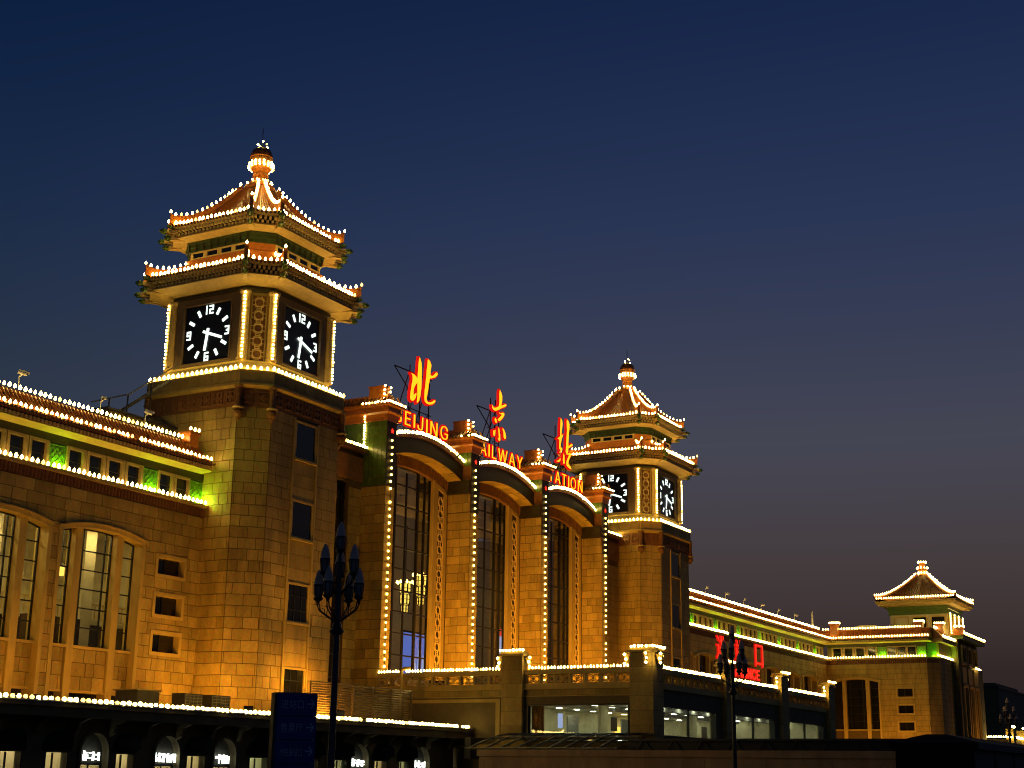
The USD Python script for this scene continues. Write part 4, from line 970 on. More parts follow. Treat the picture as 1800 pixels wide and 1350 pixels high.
GLYPHS = {'bei':[[(84.595,30.482),(84.721,30.48),(84.915,30.374),(85.082,30.173),(85.073,29.997),(85.014,29.67),(84.998,29.388),(85.28,29.406),(85.523,29.589),(85.735,29.781),(85.925,29.811),(86.013,29.693),(85.876,29.52),(85.6,29.312),(85.229,29.169),(84.951,29.083),(84.819,28.619),(84.725,28.047),(84.591,27.638),(84.602,27.435),(84.761,27.353),(85.07,27.407),(85.377,27.53),(85.589,27.682),(85.715,27.694),(85.782,27.606),(85.664,27.441),(85.39,27.275),(85.021,27.156),(84.649,27.139),(84.365,27.244),(84.259,27.492),(84.266,27.937),(84.38,28.685),(84.463,29.462),(84.528,29.997)],[(82.414,28.932),(82.836,28.926),(83.145,28.825),(83.334,28.702),(83.372,28.575),(83.321,28.392),(83.091,28.167),(82.923,27.923),(82.851,27.601),(82.892,27.409),(83.035,27.544),(83.209,27.686),(83.248,27.526),(83.172,27.272),(82.974,27.023),(82.741,26.902),(82.528,26.953),(82.41,27.127),(82.466,27.51),(82.581,28.111),(82.677,28.54),(82.634,28.767)],[(83.457,30.342),(83.616,30.246),(83.786,29.945),(83.847,29.617),(83.866,28.833),(83.854,28.147),(83.765,27.546),(83.606,27.102),(83.345,26.89),(83.308,26.999),(83.35,27.55),(83.301,28.421),(83.319,28.971),(83.366,29.769)]],'jing':[[(95.127,30.729),(95.375,30.522),(95.518,30.31),(95.516,29.86),(95.406,29.509),(96.004,29.768),(96.208,29.774),(96.211,29.652),(95.932,29.466),(95.532,29.313),(94.901,28.988),(94.509,28.839),(94.192,28.848),(93.99,28.983),(93.904,29.205),(94.021,29.232),(94.184,29.088),(94.499,29.139),(95.009,29.377),(95.074,29.839),(95.035,30.319)],[(95.023,28.914),(95.225,28.878),(95.703,29.026),(95.906,28.97),(95.872,28.759),(95.559,28.445),(95.167,28.157),(94.968,28.154),(94.844,28.288),(95.234,28.576),(95.469,28.77),(95.148,28.76)],[(94.485,28.35),(94.687,28.213),(94.79,27.994),(94.618,27.896),(94.416,28.033),(94.386,28.227)],[(94.166,27.277),(94.323,27.271),(94.593,27.449),(94.522,27.213),(94.494,26.867),(94.299,26.806),(94.176,26.98)],[(94.982,27.693),(95.146,27.547),(95.279,27.132),(95.332,26.701),(95.216,26.597),(95.056,26.624),(94.89,26.85),(95.089,26.851),(95.036,27.242),(94.931,27.541)],[(95.58,27.761),(95.822,27.732),(96.071,27.501),(96.225,27.21),(96.208,26.963),(96.008,26.901),(95.843,27.049),(95.792,27.402),(95.665,27.617)]],'zhan':[[(105.541,30.754),(105.776,30.641),(105.896,30.338),(105.784,29.767),(105.672,29.307),(106.079,29.475),(105.906,29.192),(105.733,28.939),(105.62,28.589),(105.566,28.252),(105.857,28.203),(105.859,27.986),(105.569,27.847),(105.398,27.651),(105.316,27.716),(105.51,27.971),(105.278,28.032),(105.274,28.464),(105.328,28.8),(104.924,28.825),(105.153,28.981),(105.441,29.15),(105.436,29.638),(105.489,30.195)],[(104.83,26.974),(105.116,27.003),(105.459,27.285),(105.597,27.366),(105.519,27.054),(105.233,26.864),(104.888,26.851)],[(106.093,27.87),(106.27,27.634),(106.335,26.941),(106.043,26.858),(105.981,27.306)],[(106.716,30.903),(107.074,30.761),(107.195,30.455),(107.081,29.603),(106.968,28.811),(107.029,28.604),(107.562,28.96),(107.801,28.926),(107.802,28.816),(107.326,28.554),(106.971,28.373),(106.915,27.979),(107.21,28.12),(107.567,28.109),(107.449,27.811),(107.096,27.414),(106.979,27.119),(107.335,26.969),(107.574,26.742),(107.456,26.665),(106.982,26.739),(106.628,26.889),(106.625,27.214),(106.859,27.532),(107.093,27.85),(106.68,27.796),(106.502,28.006),(106.612,29.066),(106.723,29.913),(106.659,30.615)]]}

# ------------------------------------------------------------------ the corner wing's front and rooftop pavilion
fq = Fr((0, 41.3), (0, -1)); fc = Fr((180.65, 41.9), (-1.2, -1.2))
obj('corner_wall', MB().fbox(fc, -.95, .95, 0, 15.9, -.4, 0), 'mortar', pav)
courses(fc, sbox(-.92, 5.5, .92, 15.5), 5.5, 15.5, .62, 1.2, pav, -.92, .92, singly=False)
obj('front_wall', fb(fq, 181.3, 188.0, 0, 18.0, -.4, 0), 'mortar', pav)
courses(fq, sbox(181.3, 5.5, 188, 15.5), 5.5, 15.5, .62, 1.2, pav, 181.3, 188, singly=False)
obj('front_ledge', MB().fbox(fq, 181.2, 188.0, 16.02, 16.18, -.3, .24), 'trim', pav)
obj('front_frieze', fb(fq, 181.2, 188.0, 15.5, 16.02, 0, .08), 'orange_dark', pav)
obj('corner_ledge', fb(fc, -1.0, 1.0, 16.02, 16.18, -.3, .24), 'trim', pav)
obj('corner_green_panel', fb(fc, -.8, .8, 16.2, 17.9, -.6, -.3), 'green', pav)
obj('front_green_panel', fb(fq, 185.8, 187.9, 16.2, 17.9, -.6, -.25), 'green', pav)
for q in ((180.95, 41.35, 16.3), (187.2, 41.2, 16.3)):
    gl = obj('green_uplight', MB().lathe([(0, 0), (.1, .02), (.1, .06), (.04, .1)], np.array(q) - (0, 0, .1), 8), 'dark', pav)
    obj('lamp', MB().lathe([(0, -.08), (.09, -.05), (.12, 0), (.09, .06), (0, .09)], np.array(q) + (0, 0, .08), 8), 'greenlamp', gl)
obj('front_eaves', MB().fbox(fq, 180.9, 188.4, 18.0, 18.45, -.8, .6), 'gold', pav)
obj('front_roof', MB().loft([[fq(a, z, d) for d, z in ((.72, 18.47), (.35, 18.8), (-.45, 19.7), (-.8, 19.7), (-.8, 18.4))] for a in (180.9, 188.4)]), 'orange', pav)
string(pav, line(fq(181.2, 18.66, .62), fq(188.2, 18.66, .62), .33), singly=False, label='bulbs along the front eaves')
string(pav, line(fq(181.3, 16.25, .16), fq(187.9, 16.25, .16), .33), singly=False, label='bulbs along the front ledge')
string(pav, line(fq(182, 19.86, -.6), fq(187.5, 19.86, -.6), .33), singly=False, label='bulbs along the front ridge')
for (x, y) in ((179.6, 53.6), (181.0, 43.4), (184.3, 41.7), (189.3, 40.4)):
    e = obj('ridge_block', MB().box(x - .45, x + .45, y - .45, y + .45, 19.0, 20.3).box(x - .55, x + .55, y - .55, y + .55, 20.3, 20.45), 'orange', pav)
    string(pav, line((x - .5, y - .5, 20.5), (x - .5, y + .5, 20.5), .28) + line((x - .5, y - .5, 20.5), (x + .5, y - .5, 20.5), .28), singly=False, label='bulbs on a ridge block')
# projecting bay with tall windows
by = obj('front_bay', MB().box(188.0, 199.4, 40.5, 46, 0, 18.9), 'render', pav)
fb2 = Fr((0, 40.5), (0, -1))
for k in range(3):
    a = 189.2 + k * 3.3
    w = obj('tall_window', MB().poly(fb2, sbox(a, 6, a + 2.4, 13.4).difference(sbox(a + .25, 6, a + 2.15, 13.1)), 0, .3), 'trim', pav)
    obj('pane', fb(fb2, a + .25, a + 2.15, 6, 13.1, .0, .02), 'pane_dark', w)
    obj('panel', fb(fb2, a + .1, a + 2.3, 13.5, 15.6, 0, .15), 'trim', w)
    u = obj('attic_window', MB().poly(fb2, sbox(a, 15.9, a + 2.4, 18.3).difference(sbox(a + .25, 16.2, a + 2.15, 18.0)), 0, .3), 'trim', pav)
    obj('pane', fb(fb2, a + .25, a + 2.15, 16.2, 18.0, .0, .02), 'pane_dark', u)
obj('bay_eaves', MB().box(187.4, 200.2, 39.6, 46, 18.9, 19.35), 'green', pav)
obj('bay_roof', MB().loft([[(x, y, z) for y, z in ((39.4, 19.35), (39.9, 19.75), (40.8, 20.3), (46, 20.3), (46, 19.35))] for x in (187.2, 200.4)]), 'orange', pav)
string(pav, line((187.4, 39.5, 19.55), (200.2, 39.5, 19.55), .33), singly=False, label='bulbs along the bay eaves')
obj('end_wall', MB().box(199.4, 206, 41.3, 54, 0, 16.0), 'render', pav)
string(pav, line((196.6, 40.2, 15.75), (199.4, 40.2, 15.75), .33), singly=False, label='short ledge of bulbs past the bay')
# rooftop pavilion
pc = np.array([190.2, 44.8, 0]); ph = 3.6
def sq(h, z): return np.array([(pc[0] - h, pc[1] - h, z), (pc[0] + h, pc[1] - h, z), (pc[0] + h, pc[1] + h, z), (pc[0] - h, pc[1] + h, z)])
obj('pavilion_body', MB().loft([sq(ph, 19), sq(ph, 22.9)]), 'plaster', pav)
obj('pavilion_beam', MB().loft([sq(ph + .15, 22.0), sq(ph + .15, 22.6), sq(ph + .3, 22.65), sq(ph + .3, 23.1)]), 'green', pav)
fw_, ff_ = Fr((pc[0] - ph, 0), (-1, 0)), Fr((0, pc[1] - ph), (0, -1))
for k in range(3):
    a = -(pc[1] + ph) + .5 + k * 2.3
    w = obj('pavilion_window', MB().poly(fw_, sbox(a, 20.0, a + 1.9, 21.8).difference(sbox(a + .15, 20.2, a + 1.75, 21.65)), 0, .12), 'trim', pav)
    obj('pane', fb(fw_, a + .15, a + 1.75, 20.2, 21.65, .01, .03), 'pane_dark' if k else 'plaster', w)
for k in range(4):
    x = pc[0] - ph + .1 + k * (2 * ph - .2) / 3
    obj('pavilion_column', MB().lathe([(.2, 19.3), (.2, 22.0)], (x, pc[1] - ph - .12, 0), 8), 'trim', pav)
    string(pav, line((x, pc[1] - ph - .36, 19.5), (x, pc[1] - ph - .36, 21.9), .3), singly=False, label='bulbs up a pavilion column')
prf = lambda q: 23.75 + 3.6 * (1 - q) ** 1.5
rr = lambda q: .55 + (5.15 - .55) * q
rm_ = MB()
for k in range(4):
    for j in range(24):
        u = (j + .5) / 24
        pts = []
        for q in np.linspace(0.02, 1, 8):
            A, B = sq(rr(q), prf(q))[k], sq(rr(q), prf(q))[(k + 1) % 4]
            e = min(u, 1 - u); pts.append(A * (1 - u) + B * u + (0, 0, .03 + .35 * q ** 3 * max(0, 1 - e / .22) ** 2))
        rm_.tube(pts, .075, 5)
N = 12
top = MB()
for k in range(4):
    g = []
    for q in np.linspace(0, 1, 9):
        A, B = sq(rr(q), prf(q))[k], sq(rr(q), prf(q))[(k + 1) % 4]
        g += [A * (1 - u) + B * u + (0, 0, .35 * q ** 3 * max(0, 1 - min(u, 1 - u) / .22) ** 2) for u in np.linspace(0, 1, N + 1)]
    top.add(g, [(a * (N + 1) + b, a * (N + 1) + b + 1, (a + 1) * (N + 1) + b + 1, (a + 1) * (N + 1) + b) for a in range(8) for b in range(N)])
pr = obj('pavilion_roof', top, 'orange', pav)
obj('tile_rows', rm_, 'orange_dark', pr, kind='stuff')
obj('pavilion_eaves', MB().loft([sq(5.1, 23.7), sq(5.0, 23.45), sq(4.7, 23.15), sq(3.8, 23.05)], False), 'gold', pav)
raf = MB()
for j in range(30):
    y = pc[1] - 4.9 + j * .338
    raf.box(pc[0] - 5.08, pc[0] - 4.6, y - .07, y + .07, 23.42, 23.58); raf.box(pc[0] - 4.9 + j * .338 - .07, pc[0] - 4.9 + j * .338 + .07, pc[1] - 5.08, pc[1] - 4.6, 23.42, 23.58)
obj('rafter_ends', raf, 'trim', pav, kind='stuff')
for k in range(4):
    hp = [sq(rr(q), prf(q))[k] + (0, 0, .16 + .35 * q ** 3) for q in np.linspace(.02, .99, 9)]
    obj('hip_ridge', MB().tube(hp, .17, 6), 'orange', pav)
    if k != 2:
        seg = np.concatenate([[0], np.cumsum(np.linalg.norm(np.diff(hp, axis=0), axis=1))])
        string(pav, [np.array([np.interp(x, seg, np.array(hp)[:, a]) for a in range(3)]) + (0, 0, .2) for x in np.arange(.2, seg[-1], .3)], singly=False, label='bulbs up a pavilion hip')
for k in (3, 0): string(pav, [p + (0, 0, .14) for p in line(sq(5.12, 23.78)[k] + (0, 0, .06), sq(5.12, 23.78)[(k + 1) % 4] + (0, 0, .06), .31)[1:-1]], singly=False, label='bulbs along the pavilion eaves')
pf = obj('pavilion_finial', MB().lathe([(.7, 27.1), (.72, 27.4), (.5, 27.5), (.42, 27.8), (.6, 28.0), (.6, 28.2), (.4, 28.35), (.36, 28.6), (.45, 28.75), (.45, 28.95), (.2, 29.1), (0, 29.12)], pc, 14), 'orange', pav)
for z, r in ((27.6, .62), (28.25, .7), (29.0, .52)): string(pav, [pc + (r * math.cos(q), r * math.sin(q), z) for q in np.arange(10) * math.pi / 5], singly=False, size=1.1, label='ring of bulbs on the pavilion finial')

# ------------------------------------------------------------------ roof signs
F7 = Fr((0, 54.2), (0, -1))
def neon(t, poly, name, off=.05):
    obj(name, MB().poly(F7, poly.buffer(off, join_style=1), -.16, -.02), 'neon_r', t)
    return obj(name + '_face', MB().poly(F7, poly, -.018, .02), 'neon_y', t)
for word, x0, x1, lab in (('BEIJING', 80.62, 87.62, 'lit yellow and red BEIJING letters above the nearest arch'), ('RAILWAY', 91.15, 98.98, 'lit yellow and red RAILWAY letters above the middle arch'), ('STATION', 102.35, 109.7, 'lit yellow and red STATION letters above the farthest arch')):
    t = thing('roof_lettering', lab, 'sign')
    gs = glyphs(word, 1.0, cjk=False, bold=1, gap=9)
    a, b = gs[0].bounds[0], gs[-1].bounds[2]; k = (x1 - x0) / (b - a)
    rail = MB().fbox(F7, x0, x1, 24.83, 24.89, -.26, -.2).fbox(F7, x0, x1, 25.6, 25.66, -.26, -.2)
    for g in gs:
        g2 = affinity.affine_transform(g, [k, 0, 0, 1, x0 - a * k, 25.05])
        p = obj('letter', MB().poly(F7, g2.buffer(.075, join_style=1), -.12, -.02), 'neon_r', t)
        obj('letter_face', MB().poly(F7, g2.buffer(-.035), -.018, .02), 'neon_y', p)
        c = (g2.bounds[0] + g2.bounds[2]) / 2
        rail.tube([F7(c, 24.0, -.24), F7(c, 25.8, -.24)], .03, 4)
    obj('frame', rail, 'dark', t)
for ch, lab in (('bei', 'first huge yellow brush character on a roof frame, nearest'), ('jing', 'second huge yellow brush character, on the roof frame of the middle arch'), ('zhan', 'third huge yellow brush character, in front of the far clock tower')):
    t = thing('roof_character', lab, 'sign')
    P = [Polygon(p).buffer(0) for p in GLYPHS[ch]]
    for p in P:
        s = obj('stroke', MB().poly(F7, p.buffer(.06), -.22, -.02), 'neon_r', t)
        obj('stroke_face', MB().poly(F7, p.buffer(-.035), -.018, .02), 'neon_y', s)
    u = unary_union(P); x0, z0, x1, z1 = u.bounds; fr = MB()
    for x in (x0 + .5, (x0 + x1) / 2 + .1, x1 - .5):
        fr.tube([F7(x, 23.9, -.4), F7(x, z1 - .8, -.4)], .045, 4)
        fr.tube([F7(x, 24.0, -2.2), F7(x, z0 + 2.4, -.4)], .04, 4)
        for z in (25.4, 26.6): fr.tube([F7(x, z, -.4), F7(x, z, -2.2 + (z - 24) * .6)], .03, 4)
    for z in (z0 - .35, z0 + .9, z0 + 2.3): fr.tube([F7(x0 + .1, z, -.4), F7(x1 - .2, z, -.4)], .04, 4)
    fr.tube([F7(x0 + .5, 24.1, -.4), F7(x1 - .5, z0 - .3, -.4)], .03, 4).tube([F7(x1 - .5, 24.1, -.4), F7(x0 + .5, z0 - .3, -.4)], .03, 4)
    fr.tube([F7(x0 - .6, z0 + 2.55, -1.0), F7(x0 + .5, z0 + 2.3, -.4)], .05, 4).tube([F7(x0 - .6, z0 + 2.55, -1.0), F7(x0 + .5, z0 + .9, -.4)], .04, 4)
    obj('support_frame', fr, 'dark', t)
fn = Fr((0, 35.0), (0, -1))
t = thing('entrance_sign', 'red neon entrance sign standing over the front balustrade of the entrance block', 'sign')
xs = (90.75, 94.25, 98.15)
for g, x in zip(glyphs('进站口', 1.45), xs):
    b = g.bounds; g2 = affinity.affine_transform(g, [1.55 / (b[2] - b[0]), 0, 0, 1.55 / (b[3] - b[1]), x - b[0] * 1.55 / (b[2] - b[0]), 9.2 - b[1] * 1.55 / (b[3] - b[1])])
    p = obj('character', MB().poly(fn, g2.buffer(.025), -.12, -.02), 'neon_r', t)
    obj('neon_tube', MB().poly(fn, g2.buffer(-.035), -.018, .02), 'neon_red', p)
gs = glyphs('ENTRANCE', .68, cjk=False, bold=1); k = (98.9 - 92.1) / (gs[-1].bounds[2] - gs[0].bounds[0])
for g in gs:
    g2 = affinity.affine_transform(g, [k, 0, 0, 1, 92.1 - gs[0].bounds[0] * k, 8.28])
    p = obj('letter', MB().poly(fn, g2.buffer(.03), -.14, -.02), 'neon_r', t)
    obj('letter_face', MB().poly(fn, g2.buffer(-.01), -.018, .015), 'neon_red', p)
fm = MB()
for x in np.arange(91, 100, 1.4): fm.tube([fn(x, 6.8, -.3), fn(x, 9.1, -.3)], .035, 4)
fm.tube([fn(90.7, 9.1, -.3), fn(99.9, 9.1, -.3)], .04, 4).tube([fn(90.7, 8.2, -.3), fn(99.9, 8.2, -.3)], .04, 4)
for x in xs: fm.tube([fn(x + .8, 9.1, -.3), fn(x + .8, 10.7, -.3)], .03, 4)
obj('support_frame', fm, 'dark', t)

# ------------------------------------------------------------------ street lamps
def lamp_head(mb_metal, t, p):
    x, y, z = p
    obj('globe', MB().lathe([(.0, .86), (.03, .84), (.075, .74), (.115, .6), (.13, .47), (.13, .44), (0, .44)], p, 12), 'milk', t, smooth=50)
    obj('lantern_glass', MB().lathe([(.125, .42), (.11, .2), (.085, .08)], p, 12), 'lampglass', t, smooth=50)
    mb_metal.lathe([(.145, .44), (.15, .42), (.14, .40)], p, 12)
    for k in range(6):
        q = k * math.pi / 3; mb_metal.tube([(x + .13 * math.cos(q), y + .13 * math.sin(q), z + .42), (x + .115 * math.cos(q), y + .115 * math.sin(q), z + .2), (x + .085 * math.cos(q), y + .085 * math.sin(q), z + .06)], .012, 4)
    mb_metal.lathe([(.0, -.12), (.04, -.1), (.05, -.03), (.13, .03), (.14, .07), (.09, .1)], p, 10)
lp = thing('street_lamp', 'nearest unlit cluster lamp post, in front of the first clock tower', 'street lamp', (32.64, 23.6, 0), 'cluster lamp posts along the forecourt')
obj('pole', MB().lathe([(.3, 0), (.3, .12), (.22, .2), (.2, .9), (.13, 1.0), (.1, 1.3), (.085, 5.3)], k=14), 'steel', lp, smooth=40)
obj('collar', MB().lathe([(.10, 5.25), (.2, 5.32), (.2, 5.38), (.13, 5.44), (.13, 5.5), (.09, 5.6)], k=14), 'dark', lp)
obj('stem', MB().lathe([(.09, 5.5), (.09, 6.6), (.05, 6.65), (.045, 7.5)], k=10), 'steel', lp)
mt = MB()
lamp_head(mt, lp, (0, 0, 7.52))
for tier, (n, r, z, ph0, zj) in enumerate(((3, .46, 6.86, .6, 6.35), (4, .62, 6.2, .15, 5.6))):
    for k in range(n):
        q = ph0 + k * 2 * math.pi / n; d = np.array([math.cos(q), math.sin(q), 0])
        lamp_head(mt, lp, d * r + (0, 0, z))
        arm = MB()
        for o in (-.035, .035):
            s = np.array([-d[1], d[0], 0]) * o
            arm.tube([s + d * .06 + (0, 0, zj), s + d * r * .5 + (0, 0, zj + .16), s + d * r * .88 + (0, 0, zj + .32), s + d * (r + o * .6) + (0, 0, z - .08)], .02, 5)
        arm.tube([d * r * .55 + (0, 0, zj + .2), d * r * .5 + (0, 0, zj + .38), d * r * .62 + (0, 0, zj + .46)], .012, 4).tube([d * r * .62 + (0, 0, zj + .22), d * r * .66 + (0, 0, zj + .36), d * r * .78 + (0, 0, zj + .38)], .012, 4)
        obj('arm', arm, 'dark', lp)
obj('lantern_cage', mt, 'dark', lp)
dup(lp, (63.05, 23.6, 0), 'dark unlit cluster lamp post standing before the red entrance sign', rz=40)
dup(lp, (126.8, 23.6, 0), 'small distant cluster lamp post at the right edge, past the pavilion wing', rz=15)

# ------------------------------------------------------------------ direction board
db = thing('direction_board', 'tall dark blue direction board with four arrowed panels, bottom left', 'sign', (24.33, 18.5, 0), rz=0)
fD = Fr((0, 0), (-.616, -.788)); ang = fD.d
obj('housing', MB().fbox(fD, -.47, .41, 0, 3.18, -.3, -.02), 'dark', db)
for k, tx in enumerate(('进站口', '售票厅', '地铁进站口', '行包提取处')):
    z1 = 3.18 - k * .47; z0 = z1 - .455
    p = obj('panel', fb(fD, -.42, .41, z0, z1, -.02, .03), 'blue', db)
    gs = glyphs(tx, .17 if k < 2 else .15); w = gs[-1].bounds[2] - gs[0].bounds[0]; tw_ = .46
    for g in gs: obj('character', MB().poly(fD, affinity.affine_transform(g, [tw_ / w, 0, 0, 1, -.33 - gs[0].bounds[0] * tw_ / w, z0 + .15]), .03, .036), 'signtext', p)
    ar = unary_union([sbox(.2, z0 + .225, .34, z0 + .255), Polygon([(.27, z0 + .16), (.29, z0 + .14), (.365, z0 + .24), (.29, z0 + .34), (.27, z0 + .32), (.33, z0 + .24)])])
    obj('arrow', MB().poly(fD, ar, .03, .036), 'signtext', p)
    for sx in (-.36, .36): obj('bolt', MB().lathe([(0, 0), (.015, 0), (.015, .02), (0, .02)], fD(sx, z0 - .015, .01), 6), 'white', p)
obj('edge_strip', fb(fD, -.46, -.42, 0, 3.18, -.02, .0), 'steel', db)

# ------------------------------------------------------------------ things on the terrace and roofs
def ac(x, y, z, w, d, h, lab):
    t = thing('air_conditioner', lab, 'air conditioner', (x, y, z), 'air conditioners on the arcade terrace')
    obj('casing', MB().box(0, w, 0, d, 0, h), 'bronze', t)
    g = MB()
    for k in range(7): g.box(.08, w - .08, -.03, -.01, .08 + k * (h - .16) / 6 - .012, .08 + k * (h - .16) / 6 + .012)
    for k in range(5): g.box(.08 + k * (w - .16) / 4 - .012, .08 + k * (w - .16) / 4 + .012, -.032, -.008, .06, h - .06)
    obj('grille', g, 'gold', t)
    obj('fan', MB().lathe([(.0, 0), (.28, 0), (.28, .02), (0, .02)], (w / 2, -.004, h / 2), 12), 'dark', t)
ac(56.1, 49.6, 4.34, 1.35, .8, 1.0, 'louvred air conditioner on the terrace, between the plain box and the caged one')
ac(58.1, 49.6, 4.34, 1.5, .9, 1.02, 'caged air conditioner on the terrace close to the clock tower')
cb = thing('cabinet', 'plain beige box cabinet on the terrace below the small windows', 'cabinet')
obj('body', MB().box(52.8, 54.3, 49.6, 51.0, 4.34, 5.3), 'render', cb)
obj('lid', MB().box(52.7, 54.4, 49.5, 51.1, 5.3, 5.36), 'trim', cb)
lv = thing('louvre_screen', 'horizontal slatted louvre screen on the terrace between tower and entrance block', 'screen')
for x in (66.2, 68.2, 70.2, 72.2, 74.2, 76.4): obj('post', MB().box(x - .04, x + .04, 49.4, 49.5, 4.32, 6.55), 'bronze', lv)
for k in range(16): obj('slat', MB().add([(x, y, z) for x in (66.1, 76.5) for y, z in ((49.36, 4.45 + k * .135), (49.48, 4.53 + k * .135), (49.48, 4.545 + k * .135), (49.36, 4.465 + k * .135))], BOXF), 'bronze', lv)
def camera_on(x, y, z, lab, face, grp):
    t = thing('security_camera', lab, 'camera', (x, y, z), grp)
    obj('post', MB().tube([(0, 0, 0), (0, 0, .75), (.0, -.18, .85)], .035, 6), 'white', t)
    d = np.array([face[0], face[1], -.35]); d /= np.linalg.norm(d); p = np.array([0, -.2, .9])
    obj('camera_body', MB().tube([p - d * .22, p + d * .22], .09, 8), 'white', t)
    obj('hood', MB().tube([p - d * .2 + (0, 0, .1), p + d * .34 + (0, 0, .1)], .06, 4), 'white', t)
    obj('lens', MB().tube([p + d * .22, p + d * .24], .06, 8), 'black', t)
for x, lab, fc_ in ((48.9, 'small white security camera on the left wing ridge, leftmost', (1, -1)), (54.5, 'small white security camera on the left wing ridge, middle of three', (-1, -.6)), (57.9, 'small white security camera on the left wing ridge, nearest the tower', (1, -.8))):
    camera_on(x, 55.4, 19.72, lab, fc_, 'security cameras on the roof ridges')
for i, x in enumerate((140.7, 146.4, 152.0, 157.6, 163.3, 169.3)):
    camera_on(x, 55.4, 19.72, f'tiny security camera on the far wing ridge, {("first", "second", "third", "fourth", "fifth", "last")[i]} counted from the far tower', (1 if i % 2 else -1, -.8), 'security cameras on the roof ridges')
an = thing('aerial', 'thin upright pale aerial on the far wing roof near its corner', 'aerial')
obj('mast', MB().tube([(177.2, 55.6, 18.3), (176.9, 55.6, 21.9)], .12, 6), 'white', an); obj('base', MB().box(176.9, 177.5, 55.3, 55.9, 18.3, 18.7), 'steel', an)
st = thing('roof_stair', 'dark sloping handrail and roof stair climbing to the first tower cornice', 'stair')
obj('stringer', MB().tube([(55.6, 57.8, 20.2), (58.6, 57.9, 21.2), (62.4, 58.0, 23.9)], .1, 6), 'steel', st)
obj('handrail', MB().tube([(55.8, 57.4, 21.0), (58.6, 57.4, 22.1), (62.4, 57.5, 24.8)], .04, 5), 'steel', st)
for x, z in ((57.2, 20.6), (58.6, 21.2), (60.4, 22.5)): obj('baluster', MB().tube([(x, 57.6, 18.4), (x, 57.5, z + .9)], .05, 5), 'steel', st)
hut = thing('roof_hut', 'low dark plant room behind the left wing ridge, against the tower', 'building')
obj('walls', MB().box(57.2, 62.6, 57.6, 62, 18.4, 20.9), 'render', hut)
obj('roof', MB().box(56.9, 62.62, 57.3, 62.3, 20.9, 21.0), 'steel', hut)
vt = thing('roof_vent', 'long pale rounded vent hood on the pavilion wing roof', 'vent')
obj('hood', MB().loft([[(x, y, z) for y, z in ((48.6, 19.4), (48.8, 20.3), (49.4, 20.5), (51.4, 20.5), (52.0, 20.3), (52.2, 19.4))] for x in (182.6, 184)]), 'plaster', vt)
obj('curb', MB().box(182.4, 184.2, 48.4, 52.4, 18.4, 19.4), 'render', vt)

# ------------------------------------------------------------------ foreground hoarding, glass canopy, booths
hb = thing('site_hoarding', 'long low brown board hoarding across the bottom right', 'hoarding')
hx = 71.0
for k in range(7):
    y1 = 41.4 - k * 3.3
    obj('board', MB().box(hx, hx + .1, y1 - 3.28, y1, 0, 2.62), 'board', hb)
obj('top_band', MB().box(hx - .08, hx + .16, 18.4, 41.5, 2.63, 2.98), 'board', hb)
for k in range(8): obj('post', MB().box(hx + .1, hx + .22, 41.4 - k * 3.27 - .06, 41.4 - k * 3.27 + .06, 0, 2.62), 'steel', hb)
gc = thing('glass_canopy', 'dark glass and steel canopy running below the entrance block windows', 'canopy')
def cz(q): return [(72.2 + 5.6 * q, 3.05 + .95 * math.sin(q * math.pi / 2))]
for k in range(9):
    y1 = 42.8 - k * 1.0
    obj('glass_panel', MB().add([(x, y, z) for y in (y1 - .97, y1 - .03) for x, z in (cz(0) + cz(.33) + cz(.66) + cz(1))], [(0, 1, 5, 4), (1, 2, 6, 5), (2, 3, 7, 6)]), 'glassroof', gc)
    obj('rib', MB().tube([(x, y1, z + .02) for q in np.linspace(0, 1, 6) for x, z in cz(q)], .05, 5), 'steel', gc)
for q in (0, .5, 1): obj('beam', MB().tube([(cz(q)[0][0], 43, cz(q)[0][1]), (cz(q)[0][0], 33.6, cz(q)[0][1])], .07, 5), 'steel', gc)
for y in (42.6, 38.3, 34.0): obj('column', MB().tube([(76.5, y, 0), (76.5, y, 3.8)], .09, 8), 'steel', gc)
ht = thing('steel_truss_fence', 'dark trussed steel barrier behind the hoarding, below the front windows', 'fence')
tr = []
for k in range(9):
    y = 33.4 - k * 1.7
    obj('diagonal', MB().tube([(73.4, y, 2.5), (73.4, y - .8, 3.55), (73.4, y - 1.7, 2.5)], .05, 5), 'steel', ht)
obj('panel', MB().box(73.5, 73.56, 18.0, 33.5, 0, 3.5), 'dark', ht)
obj('rail', MB().box(73.3, 73.6, 18.0, 33.5, 3.5, 3.62), 'steel', ht)
for k in range(10):
    x = 46.4 + k * 3.1; z = 3.02
    bt = thing('market_booth', f'dark unlit fabric-roofed booth, {("nearest", "second", "third", "fourth", "fifth", "sixth", "seventh", "eighth", "ninth", "last")[k]} of the row at bottom right', 'booth', (x, 9.7, 0), 'dark booths at the bottom right')
    obj('walls', MB().box(0, 2.9, 0, 2.4, 0, z - .4), 'fabric', bt)
    obj('roof', MB().loft([[(-.1, -.15, z - .45), (3.0, -.15, z - .45), (3.0, 2.55, z - .45), (-.1, 2.55, z - .45)], [(-.1, -.15, z - .25), (3.0, -.15, z - .25), (3.0, 2.55, z - .25), (-.1, 2.55, z - .25)], [(.35, .9, z), (2.55, .9, z), (2.55, 1.5, z), (.35, 1.5, z)]]), 'fabric', bt)
    obj('counter', MB().box(.2, 2.7, -.2, .0, .9, 1.0), 'wood', bt)
fbk = thing('office_block', 'dark flat-roofed building far behind the pavilion wing, right edge', 'building')
obj('body', MB().box(345, 460, 66, 90, 0, 22.4), 'render', fbk)
obj('penthouse', MB().box(352, 380, 68, 84, 22.4, 23.8), 'render', fbk)
